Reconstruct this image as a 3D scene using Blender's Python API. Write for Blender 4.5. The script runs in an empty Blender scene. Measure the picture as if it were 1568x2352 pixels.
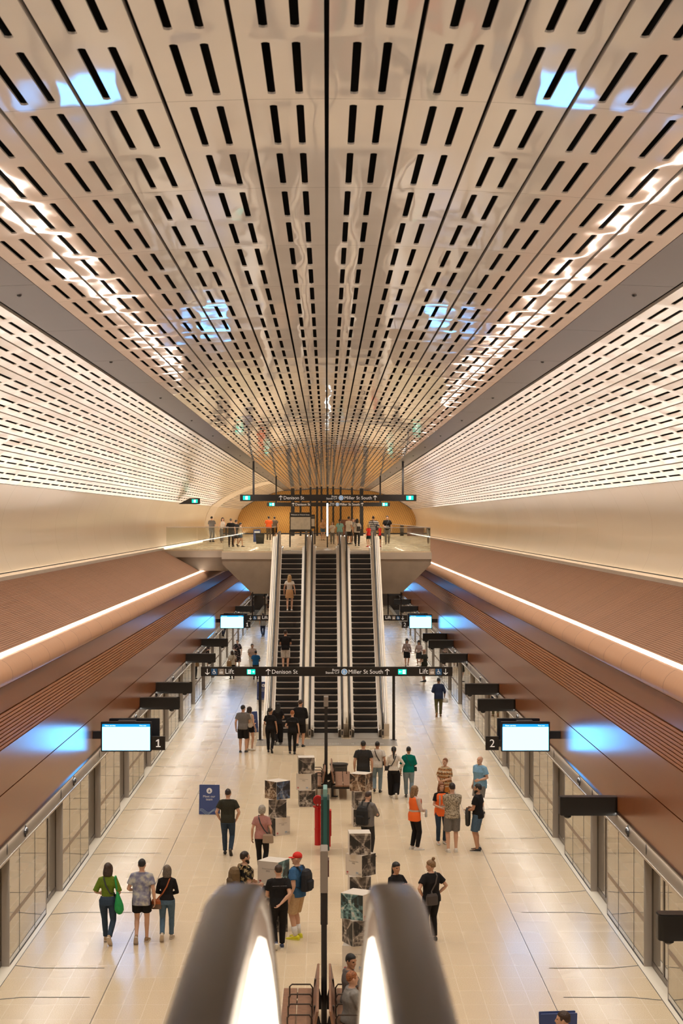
# light levels (W per metre of line, W per lamp)
UP_FILL = 7.5
UP_FILL_TILT = 66
SPOT = 460.0
LED = 14.0
DOOR_FILL = 4.0
SCREEN = 6.8
import bpy, bmesh, math, random
from mathutils import Vector, Matrix, Quaternion
random.seed(7)
scene = bpy.context.scene
COL = scene.collection
F = 3970.0            # focal length in pixels of the 1568 x 2352 frame
VX, VY = 750.0, 1191.0
EYE = 8.8             # eye height above the platform floor
UP = 7.2              # concourse floor level
PI = math.pi
rad = math.radians

# ------------------------------------------------------------------ materials
MATS = {}
def new_mat(name):
    m = bpy.data.materials.new(name); m.use_nodes = True
    nt = m.node_tree
    return m, nt, nt.nodes['Principled BSDF']
def mat(name, col, rough=0.5, metal=0.0, spec=0.5, emit=None, es=0.0, coat=0.0, ior=None, noise=0.0, nscale=8.0, bump=0.0, bscale=20.0):
    if name in MATS: return MATS[name]
    m, nt, b = new_mat(name)
    b.inputs['Base Color'].default_value = (*col, 1)
    b.inputs['Roughness'].default_value = rough
    b.inputs['Metallic'].default_value = metal
    b.inputs['Specular IOR Level'].default_value = spec
    b.inputs['Coat Weight'].default_value = coat
    if ior: b.inputs['IOR'].default_value = ior
    if emit:
        b.inputs['Emission Color'].default_value = (*emit, 1)
        b.inputs['Emission Strength'].default_value = es
    if noise or bump:
        tc = nt.nodes.new('ShaderNodeTexCoord')
    if noise:
        n = nt.nodes.new('ShaderNodeTexNoise'); n.inputs['Scale'].default_value = nscale; n.inputs['Detail'].default_value = 4
        nt.links.new(tc.outputs['Object'], n.inputs['Vector'])
        r = nt.nodes.new('ShaderNodeValToRGB')
        r.color_ramp.elements[0].position = 0.3; r.color_ramp.elements[1].position = 0.7
        r.color_ramp.elements[0].color = (*[c*(1-noise) for c in col], 1)
        r.color_ramp.elements[1].color = (*[min(1, c*(1+noise)) for c in col], 1)
        nt.links.new(n.outputs['Fac'], r.inputs['Fac']); nt.links.new(r.outputs['Color'], b.inputs['Base Color'])
    if bump:
        n2 = nt.nodes.new('ShaderNodeTexNoise'); n2.inputs['Scale'].default_value = bscale; n2.inputs['Detail'].default_value = 2
        nt.links.new(tc.outputs['Object'], n2.inputs['Vector'])
        bp = nt.nodes.new('ShaderNodeBump'); bp.inputs['Strength'].default_value = bump; bp.inputs['Distance'].default_value = 0.02
        nt.links.new(n2.outputs['Fac'], bp.inputs['Height']); nt.links.new(bp.outputs['Normal'], b.inputs['Normal'])
    MATS[name] = m
    return m
def N(nt, kind, **kw):
    n = nt.nodes.new('ShaderNode' + kind)
    for k, v in kw.items():
        if k in n.inputs: n.inputs[k].default_value = v
        else: setattr(n, k, v)
    return n
def math_node(nt, op, a, b=None):
    n = nt.nodes.new('ShaderNodeMath'); n.operation = op
    for i, v in enumerate((a, b)):
        if v is None: continue
        if isinstance(v, (int, float)): n.inputs[i].default_value = v
        else: nt.links.new(v, n.inputs[i])
    return n.outputs[0]
def mix_col(nt, fac, a, b):
    n = nt.nodes.new('ShaderNodeMix'); n.data_type = 'RGBA'
    for sock, v in ((n.inputs[0], fac), (n.inputs[6], a), (n.inputs[7], b)):
        if isinstance(v, (int, float)): sock.default_value = v
        elif isinstance(v, tuple): sock.default_value = (*v, 1)
        else: nt.links.new(v, sock)
    return n.outputs[2]
def line_mask(nt, coord, period, width, offset=0.0):
    """1 on thin joints that repeat every PERIOD along COORD"""
    f = math_node(nt, 'FRACT', math_node(nt, 'DIVIDE', math_node(nt, 'ADD', coord, offset + 1000*period), period))
    return math_node(nt, 'LESS_THAN', f, width/period)
def xyz(nt, out='Object'):
    tc = nt.nodes.new('ShaderNodeTexCoord'); s = nt.nodes.new('ShaderNodeSeparateXYZ')
    nt.links.new(tc.outputs[out], s.inputs[0])
    return tc.outputs[out], s.outputs[0], s.outputs[1], s.outputs[2]

# ------------------------------------------------------------------ mesh building
class MB:
    def __init__(s): s.v = []; s.f = []; s.m = []; s.mats = []; s.cur = 0
    def use(s, m):
        if m not in s.mats: s.mats.append(m)
        s.cur = s.mats.index(m); return s
    def face(s, idx): s.f.append(tuple(idx)); s.m.append(s.cur)
    def add(s, vs, fs, M=None):
        o = len(s.v)
        s.v += [tuple(M @ Vector(p)) if M else tuple(p) for p in vs]
        for f in fs: s.face([o+i for i in f])
        return s
    def quad(s, a, b, c, d): return s.add([a, b, c, d], [(0,1,2,3)])
    def box(s, x0, x1, y0, y1, z0, z1, M=None):
        if x0 > x1: x0, x1 = x1, x0
        if y0 > y1: y0, y1 = y1, y0
        if z0 > z1: z0, z1 = z1, z0
        vs = [(x,y,z) for z in (z0,z1) for y in (y0,y1) for x in (x0,x1)]
        return s.add(vs, [(0,2,3,1),(4,5,7,6),(0,1,5,4),(2,6,7,3),(0,4,6,2),(1,3,7,5)], M)
    def rbox(s, x0, x1, y0, y1, z0, z1, r=0.02, n=3, axis='y', M=None):
        """box with rounded corners in the plane across AXIS"""
        if axis == 'y': a0,a1,b0,b1,c0,c1 = x0,x1,z0,z1,y0,y1
        elif axis == 'z': a0,a1,b0,b1,c0,c1 = x0,x1,y0,y1,z0,z1
        else: a0,a1,b0,b1,c0,c1 = y0,y1,z0,z1,x0,x1
        pts = []
        for cx, cy, st in ((a1-r,b1-r,0),(a0+r,b1-r,90),(a0+r,b0+r,180),(a1-r,b0+r,270)):
            for k in range(n+1):
                t = rad(st + 90*k/n); pts.append((cx+r*math.cos(t), cy+r*math.sin(t)))
        return s.prism(pts, c0, c1, axis, M)
    def prism(s, pts, c0, c1, axis='y', M=None):
        def P(a, b, c):
            return (a,c,b) if axis == 'y' else (a,b,c) if axis == 'z' else (c,a,b)
        k = len(pts)
        vs = [P(a,b,c0) for a,b in pts] + [P(a,b,c1) for a,b in pts]
        fs = [tuple(range(k))[::-1], tuple(range(k,2*k))] + [(i,(i+1)%k,k+(i+1)%k,k+i) for i in range(k)]
        return s.add(vs, fs, M)
    def cyl(s, p0, p1, r0, r1=None, n=12, caps=True):
        return s.tube([p0,p1], [r0, r0 if r1 is None else r1], n, caps)
    def tube(s, pts, rr, n=10, caps=True, up=None, pw=2.0):
        """loft along points; rr entries are radii or (ra, rb) pairs; ra runs along UP x direction"""
        pts = [Vector(p) for p in pts]
        K = len(pts); rings = []; prev = None
        for i in range(K):
            d = (pts[min(i+1,K-1)] - pts[max(i-1,0)])
            if d.length < 1e-9: d = Vector((0,0,1))
            d.normalize()
            if prev is None:
                u = Vector(up) if up else (Vector((1,0,0)) if abs(d.x) < 0.8 else Vector((0,1,0)))
            else: u = prev
            u = u - d*u.dot(d)
            if u.length < 1e-6: u = d.orthogonal()
            u.normalize(); prev = u; w = d.cross(u)
            r = rr[i] if isinstance(rr, (list,tuple)) else rr
            ra, rb = r if isinstance(r, (tuple,list)) else (r, r)
            e_ = 2.0/pw; sg = lambda t: math.copysign(abs(t)**e_, t)
            rings.append([pts[i] + u*ra*sg(math.cos(2*PI*k/n)) + w*rb*sg(math.sin(2*PI*k/n)) for k in range(n)])
        return s.rings(rings, caps)
    def rings(s, rings, caps=True, closed=True):
        o = len(s.v); n = len(rings[0])
        for r in rings: s.v += [tuple(p) for p in r]
        for i in range(len(rings)-1):
            for k in range(n if closed else n-1):
                a = o+i*n+k; b = o+i*n+(k+1)%n
                s.face((a, b, b+n, a+n))
        if caps:
            s.face([o+k for k in range(n)][::-1]); e = o+(len(rings)-1)*n
            s.face([e+k for k in range(n)])
        return s
    def loft_z(s, secs, n=16, M=None, pw=2.0):
        """secs: (z, rx, ry, yoff[, xoff]) ellipses stacked in z"""
        R = []
        for q in secs:
            z, rx, ry = q[:3]; yo = q[3] if len(q) > 3 else 0; xo = q[4] if len(q) > 4 else 0
            ring = []
            for k in range(n):
                c, t = math.cos(2*PI*k/n), math.sin(2*PI*k/n)
                e = 2.0/pw
                p = Vector((xo + rx*math.copysign(abs(c)**e, c), yo + ry*math.copysign(abs(t)**e, t), z))
                ring.append(M @ p if M else p)
            R.append(ring)
        return s.rings(R)
    def ball(s, c, r, n=10, M=None):
        rx, ry, rz = r if isinstance(r, (tuple,list)) else (r,r,r)
        secs = []
        m = max(4, n//2)
        for i in range(m+1):
            t = -PI/2 + PI*i/m
            q = max(0.02, math.cos(t))
            secs.append((c[2]+rz*math.sin(t), rx*q, ry*q, c[1], c[0]))
        return s.loft_z(secs, n, M)
    def extrude_profile(s, pts, y0, y1, ys=None, flip=False):
        """open profile (x, z) swept along y"""
        ys = ys or [y0, y1]
        o = len(s.v); n = len(pts)
        for y in ys: s.v += [(x, y, z) for x, z in pts]
        for i in range(len(ys)-1):
            for k in range(n-1):
                a = o+i*n+k
                q = (a, a+1, a+1+n, a+n)
                s.face(q[::-1] if flip else q)
        return s
    def mesh(s, name):
        me = bpy.data.meshes.new(name); me.from_pydata(s.v, [], s.f)
        for m in s.mats: me.materials.append(m)
        if len(s.mats) > 1: me.polygons.foreach_set('material_index', s.m)
        me.update(); return me
    def build(s, name, m=None, parent=None, loc=None, rz=0.0, smooth=False, bevel=0.0):
        if m is not None and not s.mats: s.mats = [m]
        me = s.mesh(name)
        if smooth: me.polygons.foreach_set('use_smooth', [True]*len(me.polygons))
        o = bpy.data.objects.new(name, me); COL.objects.link(o)
        if parent: o.parent = parent
        if loc is not None: o.location = loc
        if rz: o.rotation_euler = (0,0,rz)
        if bevel:
            b = o.modifiers.new('Bevel', 'BEVEL'); b.width = bevel; b.segments = 2; b.limit_method = 'ANGLE'
        return o
def tag(o, label, cat, group=None, kind=None):
    if label: o['label'] = label
    if cat: o['category'] = cat
    if group: o['group'] = group
    if kind: o['kind'] = kind
    return o
def thing(name, loc, label, cat, group=None, rz=0.0):
    o = bpy.data.objects.new(name, None); COL.objects.link(o)
    o.location = loc; o.rotation_euler = (0,0,rz); o.empty_display_size = 0.2
    return tag(o, label, cat, group)
def struct(o): o['kind'] = 'structure'; return o
def floorD(py): return F*EYE/(py-VY)
def px_x(px, D): return (px-VX)*D/F
def px_z(py, D): return EYE-(py-VY)*D/F

# ------------------------------------------------------------------ lettering
TEXTS = ['Denison St','Miller St South','Buses','Stands C-F','B','Lift','1','2','Next service','Time now','Meet our','team',
         'Victoria Cross Station','2022','M','sydney metro','Self-guided','tour','Welcome to Victoria Cross','sydney','metro']
GLYPH = {}
def bake_texts():
    obs = []
    for t in TEXTS:
        c = bpy.data.curves.new('t', 'FONT'); c.body = t; c.resolution_u = 3; c.size = 1; c.offset = 0.0
        o = bpy.data.objects.new('t', c); COL.objects.link(o); obs.append(o)
    dg = bpy.context.evaluated_depsgraph_get(); dg.update()
    for t, o in zip(TEXTS, obs):
        me = bpy.data.meshes.new_from_object(o.evaluated_get(dg))
        vs = [v.co.copy() for v in me.vertices]; fs = [tuple(p.vertices) for p in me.polygons]
        x0 = min(v.x for v in vs); x1 = max(v.x for v in vs)
        GLYPH[t] = ([(v.x-x0, v.y) for v in vs], fs, x1-x0)
        bpy.data.meshes.remove(me)
        c = o.data; bpy.data.objects.remove(o); bpy.data.curves.remove(c)
bake_texts()
def text(t, parent, m, x, y, z, width=None, size=None, align='l', M=None, name='lettering'):
    """lettering on a face that looks towards -y; x, z is the baseline's left end (or middle/right)"""
    vs, fs, w = GLYPH[t]
    s = size if size else width/w
    sx = (width/w) if width else s
    off = {'l':0, 'c':-w*sx/2, 'r':-w*sx}[align]
    b = MB(); b.add([(x+off+p[0]*sx, y, z+p[1]*s) for p in vs], fs, M)
    return b.build(name, m, parent)
# ------------------------------------------------------------------ camera
cam_d = bpy.data.cameras.new('camera'); cam = bpy.data.objects.new('camera', cam_d); COL.objects.link(cam)
cam.location = (0, 0, EYE); cam.rotation_euler = (PI/2, 0, 0)
cam_d.sensor_fit = 'AUTO'; cam_d.sensor_width = 36.0; cam_d.lens = F/2352*36.0
cam_d.shift_x = (784-VX)/2352; cam_d.shift_y = (VY-1176)/2352
cam_d.clip_start = 0.05; cam_d.clip_end = 400
cam_d.dof.use_dof = True; cam_d.dof.focus_distance = 55.0; cam_d.dof.aperture_fstop = 7.0
scene.camera = cam
scene.view_settings.view_transform = 'Standard'; scene.view_settings.look = 'None'
scene.view_settings.gamma = 1.0; scene.view_settings.exposure = 0.42; scene.view_settings.use_curve_mapping = False
cy = scene.cycles
cy.max_bounces = 7; cy.diffuse_bounces = 4; cy.glossy_bounces = 3; cy.transparent_max_bounces = 12; cy.transmission_bounces = 6
cy.sample_clamp_indirect = 6.0; cy.sample_clamp_direct = 0.0; cy.caustics_reflective = False; cy.caustics_refractive = False
cy.use_denoising = True; cy.blur_glossy = 0.5
cy.use_adaptive_sampling = True; cy.adaptive_threshold = 0.03
w = bpy.data.worlds.new('World'); scene.world = w; w.use_nodes = True
w.node_tree.nodes['Background'].inputs[0].default_value = (0.9, 0.75, 0.6, 1)
w.node_tree.nodes['Background'].inputs[1].default_value = 0.05
END = 176.0
BACK = -9.0

# ------------------------------------------------------------------ materials of the setting
def ceil_mat(name, col, rough, wav):
    m, nt, b = new_mat(name)
    o, x, y, z = xyz(nt)
    seam = line_mask(nt, y, 3.36, 0.014, -12.55)
    n = N(nt, 'TexNoise'); n.inputs['Scale'].default_value = 0.5; n.inputs['Detail'].default_value = 3
    nt.links.new(o, n.inputs['Vector'])
    c0 = mix_col(nt, n.outputs['Fac'], tuple(c*0.94 for c in col), tuple(min(1, c*1.05) for c in col))
    c1 = mix_col(nt, seam, c0, tuple(c*0.6 for c in col))
    nt.links.new(c1, b.inputs['Base Color'])
    b.inputs['Roughness'].default_value = rough
    # sheet metal that is not quite flat: pulls in near the panel ends, drifts along each panel
    mp = N(nt, 'Mapping'); mp.inputs['Scale'].default_value = (3.4, 0.9, 3.4); nt.links.new(o, mp.inputs['Vector'])
    n2 = N(nt, 'TexNoise'); n2.inputs['Scale'].default_value = 0.55; n2.inputs['Detail'].default_value = 1.5
    nt.links.new(mp.outputs[0], n2.inputs['Vector'])
    s = math_node(nt, 'SINE', math_node(nt, 'MULTIPLY', math_node(nt, 'ADD', y, -12.56), 2*PI/1.68))
    s2 = math_node(nt, 'POWER', math_node(nt, 'MULTIPLY', math_node(nt, 'ADD', math_node(nt, 'COSINE', math_node(nt, 'MULTIPLY', math_node(nt, 'ADD', y, -12.56), 2*PI/1.68)), 1.0), 0.5), 6.0)
    h = math_node(nt, 'ADD', n2.outputs['Fac'], math_node(nt, 'MULTIPLY', s2, 0.09))
    bp = N(nt, 'Bump'); bp.inputs['Strength'].default_value = 1.0; bp.inputs['Distance'].default_value = wav
    nt.links.new(h, bp.inputs['Height']); nt.links.new(bp.outputs[0], b.inputs['Normal'])
    return m
CEIL = ceil_mat('ceiling panel', (0.88, 0.835, 0.785), 0.042, 0.013)
VAULT = ceil_mat('vault panel', (0.82, 0.775, 0.705), 0.17, 0.03)
VOID = mat('ceiling void', (0.012, 0.010, 0.009), 0.9, spec=0.1)
BAND = mat('taupe band', (0.082, 0.058, 0.046), 0.45, metal=0.1, spec=0.35, noise=0.06, nscale=0.4)
BLACK = mat('black metal', (0.014, 0.012, 0.012), 0.45)
def wall_mat():
    m, nt, b = new_mat('cream wall panel')
    o, x, y, z = xyz(nt)
    seam = line_mask(nt, y, 4.8, 0.02)
    pid = math_node(nt, 'FLOOR', math_node(nt, 'DIVIDE', y, 4.8))
    wn = N(nt, 'TexWhiteNoise', noise_dimensions='1D'); nt.links.new(pid, wn.inputs['W'])
    c0 = mix_col(nt, wn.outputs['Value'], (0.79, 0.69, 0.545), (0.81, 0.71, 0.565))
    c1 = mix_col(nt, seam, c0, (0.56, 0.46, 0.34))
    nt.links.new(c1, b.inputs['Base Color']); b.inputs['Roughness'].default_value = 0.2
    return m
WALL = wall_mat()
def floor_mat(name, X=0.41, Y=0.92):
    m, nt, b = new_mat(name)
    o, x, y, z = xyz(nt)
    gx = line_mask(nt, x, X, 0.014); gy = line_mask(nt, y, Y, 0.018)
    g = math_node(nt, 'MAXIMUM', gx, gy)
    n = N(nt, 'TexNoise'); n.inputs['Scale'].default_value = 45; n.inputs['Detail'].default_value = 4; nt.links.new(o, n.inputs['Vector'])
    r = N(nt, 'ValToRGB'); r.color_ramp.elements[0].position = 0.33; r.color_ramp.elements[1].position = 0.66
    r.color_ramp.elements[0].color = (0.60, 0.465, 0.305, 1); r.color_ramp.elements[1].color = (0.72, 0.58, 0.40, 1)
    nt.links.new(n.outputs['Fac'], r.inputs['Fac'])
    ix = math_node(nt, 'FLOOR', math_node(nt, 'DIVIDE', x, X)); iy = math_node(nt, 'FLOOR', math_node(nt, 'DIVIDE', y, Y))
    wn = N(nt, 'TexWhiteNoise', noise_dimensions='1D')
    nt.links.new(math_node(nt, 'ADD', math_node(nt, 'MULTIPLY', ix, 17.3), iy), wn.inputs['W'])
    c0 = mix_col(nt, math_node(nt, 'MULTIPLY', wn.outputs['Value'], 0.05), r.outputs['Color'], (0.50, 0.385, 0.27))
    c1 = mix_col(nt, math_node(nt, 'MULTIPLY', g, 0.42), c0, (0.86, 0.76, 0.62))
    nt.links.new(c1, b.inputs['Base Color'])
    b.inputs['Roughness'].default_value = 0.26; b.inputs['Specular IOR Level'].default_value = 0.4
    rr = math_node(nt, 'ADD', math_node(nt, 'MULTIPLY', wn.outputs['Value'], 0.02), 0.26)
    nt.links.new(rr, b.inputs['Roughness'])
    return m
FLOOR = floor_mat('terrazzo floor tile')
FLOOR_UP = floor_mat('concourse floor tile', 0.6, 0.9)
def copper_mat(name, col, rough, ior, period, vs=True):
    m, nt, b = new_mat(name)
    o, x, y, z = xyz(nt)
    mp = N(nt, 'Mapping'); mp.inputs['Scale'].default_value = (1, 9, 0.5); nt.links.new(o, mp.inputs['Vector'])
    n = N(nt, 'TexNoise'); n.inputs['Scale'].default_value = 1.2; n.inputs['Detail'].default_value = 5; nt.links.new(mp.outputs[0], n.inputs['Vector'])
    c0 = mix_col(nt, n.outputs['Fac'], tuple(c*0.93 for c in col), tuple(c*1.07 for c in col))
    if vs:
        pid = math_node(nt, 'FLOOR', math_node(nt, 'DIVIDE', y, period))
        wn = N(nt, 'TexWhiteNoise', noise_dimensions='1D'); nt.links.new(pid, wn.inputs['W'])
        c0 = mix_col(nt, math_node(nt, 'MULTIPLY', wn.outputs['Value'], 0.25), c0, tuple(c*0.75 for c in col))
        c0 = mix_col(nt, line_mask(nt, y, period, 0.028), c0, tuple(c*0.25 for c in col))
    nt.links.new(c0, b.inputs['Base Color'])
    b.inputs['Roughness'].default_value = rough; b.inputs['IOR'].default_value = ior
    return m
COPPER = copper_mat('copper fascia', (0.265, 0.092, 0.033), 0.23, 1.5, 1.13)
RIBS = copper_mat('copper ribs', (0.38, 0.165, 0.075), 0.5, 1.45, 1.13, vs=False)
SLOPE = copper_mat('brown ribbed slope', (0.30, 0.145, 0.08), 0.55, 1.45, 2.4)
NOSE = copper_mat('copper nosing', (0.50, 0.27, 0.155), 0.45, 1.5, 2.26)
STEEL = mat('brushed steel', (0.50, 0.44, 0.38), 0.34, metal=0.85)
STEEL_L = mat('pale satin metal', (0.62, 0.55, 0.47), 0.4, metal=0.3)
CREAM = mat('cream cladding', (0.80, 0.69, 0.55), 0.42, noise=0.05, nscale=2)
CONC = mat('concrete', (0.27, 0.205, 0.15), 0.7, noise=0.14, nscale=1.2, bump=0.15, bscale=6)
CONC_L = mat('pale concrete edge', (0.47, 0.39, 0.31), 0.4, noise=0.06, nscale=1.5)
DARK = mat('dark tunnel lining', (0.03, 0.025, 0.022), 0.8)
TRACKWALL = mat('dim tunnel concrete', (0.10, 0.085, 0.07), 0.85)
def glass_mat(name, tint, f0, rough=0.015):
    """thin pane: what is behind it, under a mirror image that grows towards grazing angles"""
    m = bpy.data.materials.new(name); m.use_nodes = True; nt = m.node_tree
    nt.nodes.remove(nt.nodes['Principled BSDF']); out = nt.nodes['Material Output']
    tr = N(nt, 'BsdfTransparent'); tr.inputs[0].default_value = (*tint, 1)
    gl = N(nt, 'BsdfGlossy'); gl.inputs['Roughness'].default_value = rough; gl.inputs[0].default_value = (0.95, 0.93, 0.9, 1)
    lw = N(nt, 'LayerWeight'); lw.inputs[0].default_value = 0.5
    fr = math_node(nt, 'ADD', math_node(nt, 'MULTIPLY', math_node(nt, 'POWER', lw.outputs['Facing'], f0), 0.93), 0.06)
    mx = N(nt, 'MixShader'); nt.links.new(fr, mx.inputs[0]); nt.links.new(tr.outputs[0], mx.inputs[1]); nt.links.new(gl.outputs[0], mx.inputs[2])
    nt.links.new(mx.outputs[0], out.inputs[0])
    return m
PANE = glass_mat('platform glass', (0.72, 0.72, 0.68), 2.2)
GLASS = glass_mat('balustrade glass', (0.88, 0.89, 0.85), 5.0)

# ------------------------------------------------------------------ the ceiling: slotted panels
R_C, H_C = 28.5, EYE+3.05
def zc(x): return H_C - x*x/(2*R_C)
PITCH, SLOT, S0 = 1.68, 1.36, 11.05
ROW0 = -11; NROW = 108
def slotted(mb, prof, k0, nrow, thick=0.016):
    """panels between neighbouring points of PROF (x, z), two rows of rounded slots in each"""
    for (xa, za), (xb, zb) in zip(prof[:-1], prof[1:]):
        d = Vector((xb-xa, zb-za)); L = d.length; d.normalize(); nrm = Vector((-d.y, d.x))
        if nrm.y < 0: nrm = -nrm
        us = [0.016, L/3-0.028, L/3+0.028, 2*L/3-0.028, 2*L/3+0.028, L-0.016]
        P = lambda u, y, t=0.0: (xa+d.x*u+nrm.x*t, y, za+d.y*u+nrm.y*t)
        flip = d.x < 0
        def q(*p): mb.add(p if not flip else p[::-1], [tuple(range(len(p)))])
        ya = S0+PITCH*k0-(PITCH-SLOT); yb = S0+PITCH*(k0+nrow)-(PITCH-SLOT)
        for a, b in ((0,1),(2,3),(4,5)): q(P(us[a],ya), P(us[a],yb), P(us[b],yb), P(us[b],ya))
        for u in (us[0], us[5]): mb.add([P(u,ya), P(u,yb), P(u,yb,0.05), P(u,ya,0.05)], [(0,1,2,3)])
        for k in range(k0, k0+nrow):
            y0 = S0+PITCH*k; y1 = y0+SLOT; yp = y0-(PITCH-SLOT)
            for a, b in ((1,2),(3,4)):
                u0, u1 = us[a], us[b]; c = 0.018
                q(P(u0,yp), P(u0,y0), P(u1,y0), P(u1,yp))
                q(P(u0,y0), P(u0,y0+c), P(u0+c,y0)); q(P(u1,y0), P(u1-c,y0), P(u1,y0+c))
                q(P(u0,y1), P(u0+c,y1), P(u0,y1-c)); q(P(u1,y1), P(u1,y1-c), P(u1-c,y1))
                lp = [(u0,y0+c),(u0,y1-c),(u0+c,y1),(u1-c,y1),(u1,y1-c),(u1,y0+c),(u1-c,y0),(u0+c,y0)]
                o = len(mb.v)
                mb.v += [P(u,y) for u,y in lp] + [P(u,y,thick) for u,y in lp]
                for i in (0,2,4): mb.face((o+i, o+(i+1)%8, o+8+(i+1)%8, o+8+i))
                mb.face((o+1,o+2,o+10,o+9)); mb.face((o+3,o+4,o+12,o+11))
prof_c = [(-3.54+0.59*i, zc(-3.54+0.59*i)) for i in range(13)]
mb = MB(); slotted(mb, prof_c, ROW0, NROW); struct(mb.build('ceiling', CEIL))
side = [(4.30,2.815),(4.88,2.715),(5.45,2.55),(6.0,2.36),(6.55,2.14),(7.09,1.893),(7.61,1.606),(8.12,1.29),(8.60,0.92)]
for s in (1, -1):
    pr = [(s*x, EYE+z) for x, z in side]
    mb = MB()
    if s > 0: slotted(mb, pr, ROW0, NROW, 0.012)
    else:
        slotted(mb, pr, ROW0, 81, 0.012)          # up to the plain arch band
        slotted(mb, pr, ROW0+86, NROW-86, 0.012)
    struct(mb.build('ceiling', VAULT))
# the void above the panels
mb = MB()
vo = [(s_, z_) for s_, z_ in [(-8.75,1.0),(-8.2,1.5),(-7.2,2.12),(-6.1,2.6),(-4.95,2.95),(-3.9,3.25),(0,3.45),(3.9,3.25),(4.95,2.95),(6.1,2.6),(7.2,2.12),(8.2,1.5),(8.75,1.0)]]
mb.extrude_profile([(x, EYE+z) for x, z in vo], BACK, END+0.5)
struct(mb.build('ceiling', VOID))
# taupe bands with small black sensors
nb = 1
for s in (-1, 1):
    mb = MB(); x0, x1 = s*3.585, s*4.275
    mb.use(BAND)
    za, zb = zc(3.56)+0.045, EYE+2.845
    ys = [BACK + 5.04*i for i in range(37)] 
    for ya, yb in zip(ys[:-1], ys[1:]):
        yb2 = min(yb, END) - 0.012
        if ya >= END: break
        mb.prism([(x0,za),(x1,zb),(x1,zb+0.03),(x0,za+0.03)] if s > 0 else [(x1,zb),(x0,za),(x0,za+0.03),(x1,zb+0.03)], ya, yb2, 'y')
    o = struct(mb.build('trim_%d' % nb, BAND)); nb += 1
    sb = MB()
    for i in range(18):
        y = 12.7 + 9.4*i
        sb.ball((s*3.93, y, za-0.012), (0.035, 0.035, 0.03), 8)
    sb.build('sensor', BLACK, o)
# white arch band across the left vault and wall
wallp = [(8.60,0.92),(8.76,0.66),(8.92,0.32),(9.02,-0.05),(9.05,-0.4),(9.0,-0.8),(8.9,-1.15),(8.74,-1.47)]
mb = MB()
yA, yB = S0+PITCH*(ROW0+81)-0.32, S0+PITCH*(ROW0+86)-0.32
ap = [(-x*0.993, EYE+z*0.985) for x, z in side+wallp[1:]]
mb.extrude_profile(ap, yA, yB); mb.extrude_profile([(x*1.008, z+0.03) for x, z in ap], yA, yB)
for y in (yA, yB):
    o_ = len(mb.v)
    for x, z in ap: mb.v += [(x, y, z), (x*1.008, y, z+0.03)]
    for i in range(len(ap)-1): mb.face((o_+2*i, o_+2*i+1, o_+2*i+3, o_+2*i+2))
struct(mb.build('trim_3', CREAM, smooth=False))
# cream side walls
for s, nm in ((-1,'wall_left'), (1,'wall_right')):
    pts = []
    for i in range(len(wallp)-1):
        for t in (0, 0.5): pts.append(tuple(wallp[i][k]*(1-t)+wallp[i+1][k]*t for k in (0,1)))
    pts.append(wallp[-1])
    mb = MB(); mb.extrude_profile([(s*x, EYE+z) for x, z in pts], BACK, END, ys=[BACK, 20, 60, 100, 140, END])
    struct(mb.build(nm, WALL, smooth=True))
    # pale ledge with a gap behind its lip that hides the added uplight
    mb = MB()
    lp = [(8.76,-1.50),(8.72,-1.62),(8.56,-1.62),(8.54,-1.535),(8.46,-1.535),(8.46,-1.66)]
    mb.extrude_profile([(s*x, EYE+z) for x, z in lp], BACK, END)
    struct(mb.build('trim_%d' % (4 if s < 0 else 5), CONC_L))
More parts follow.
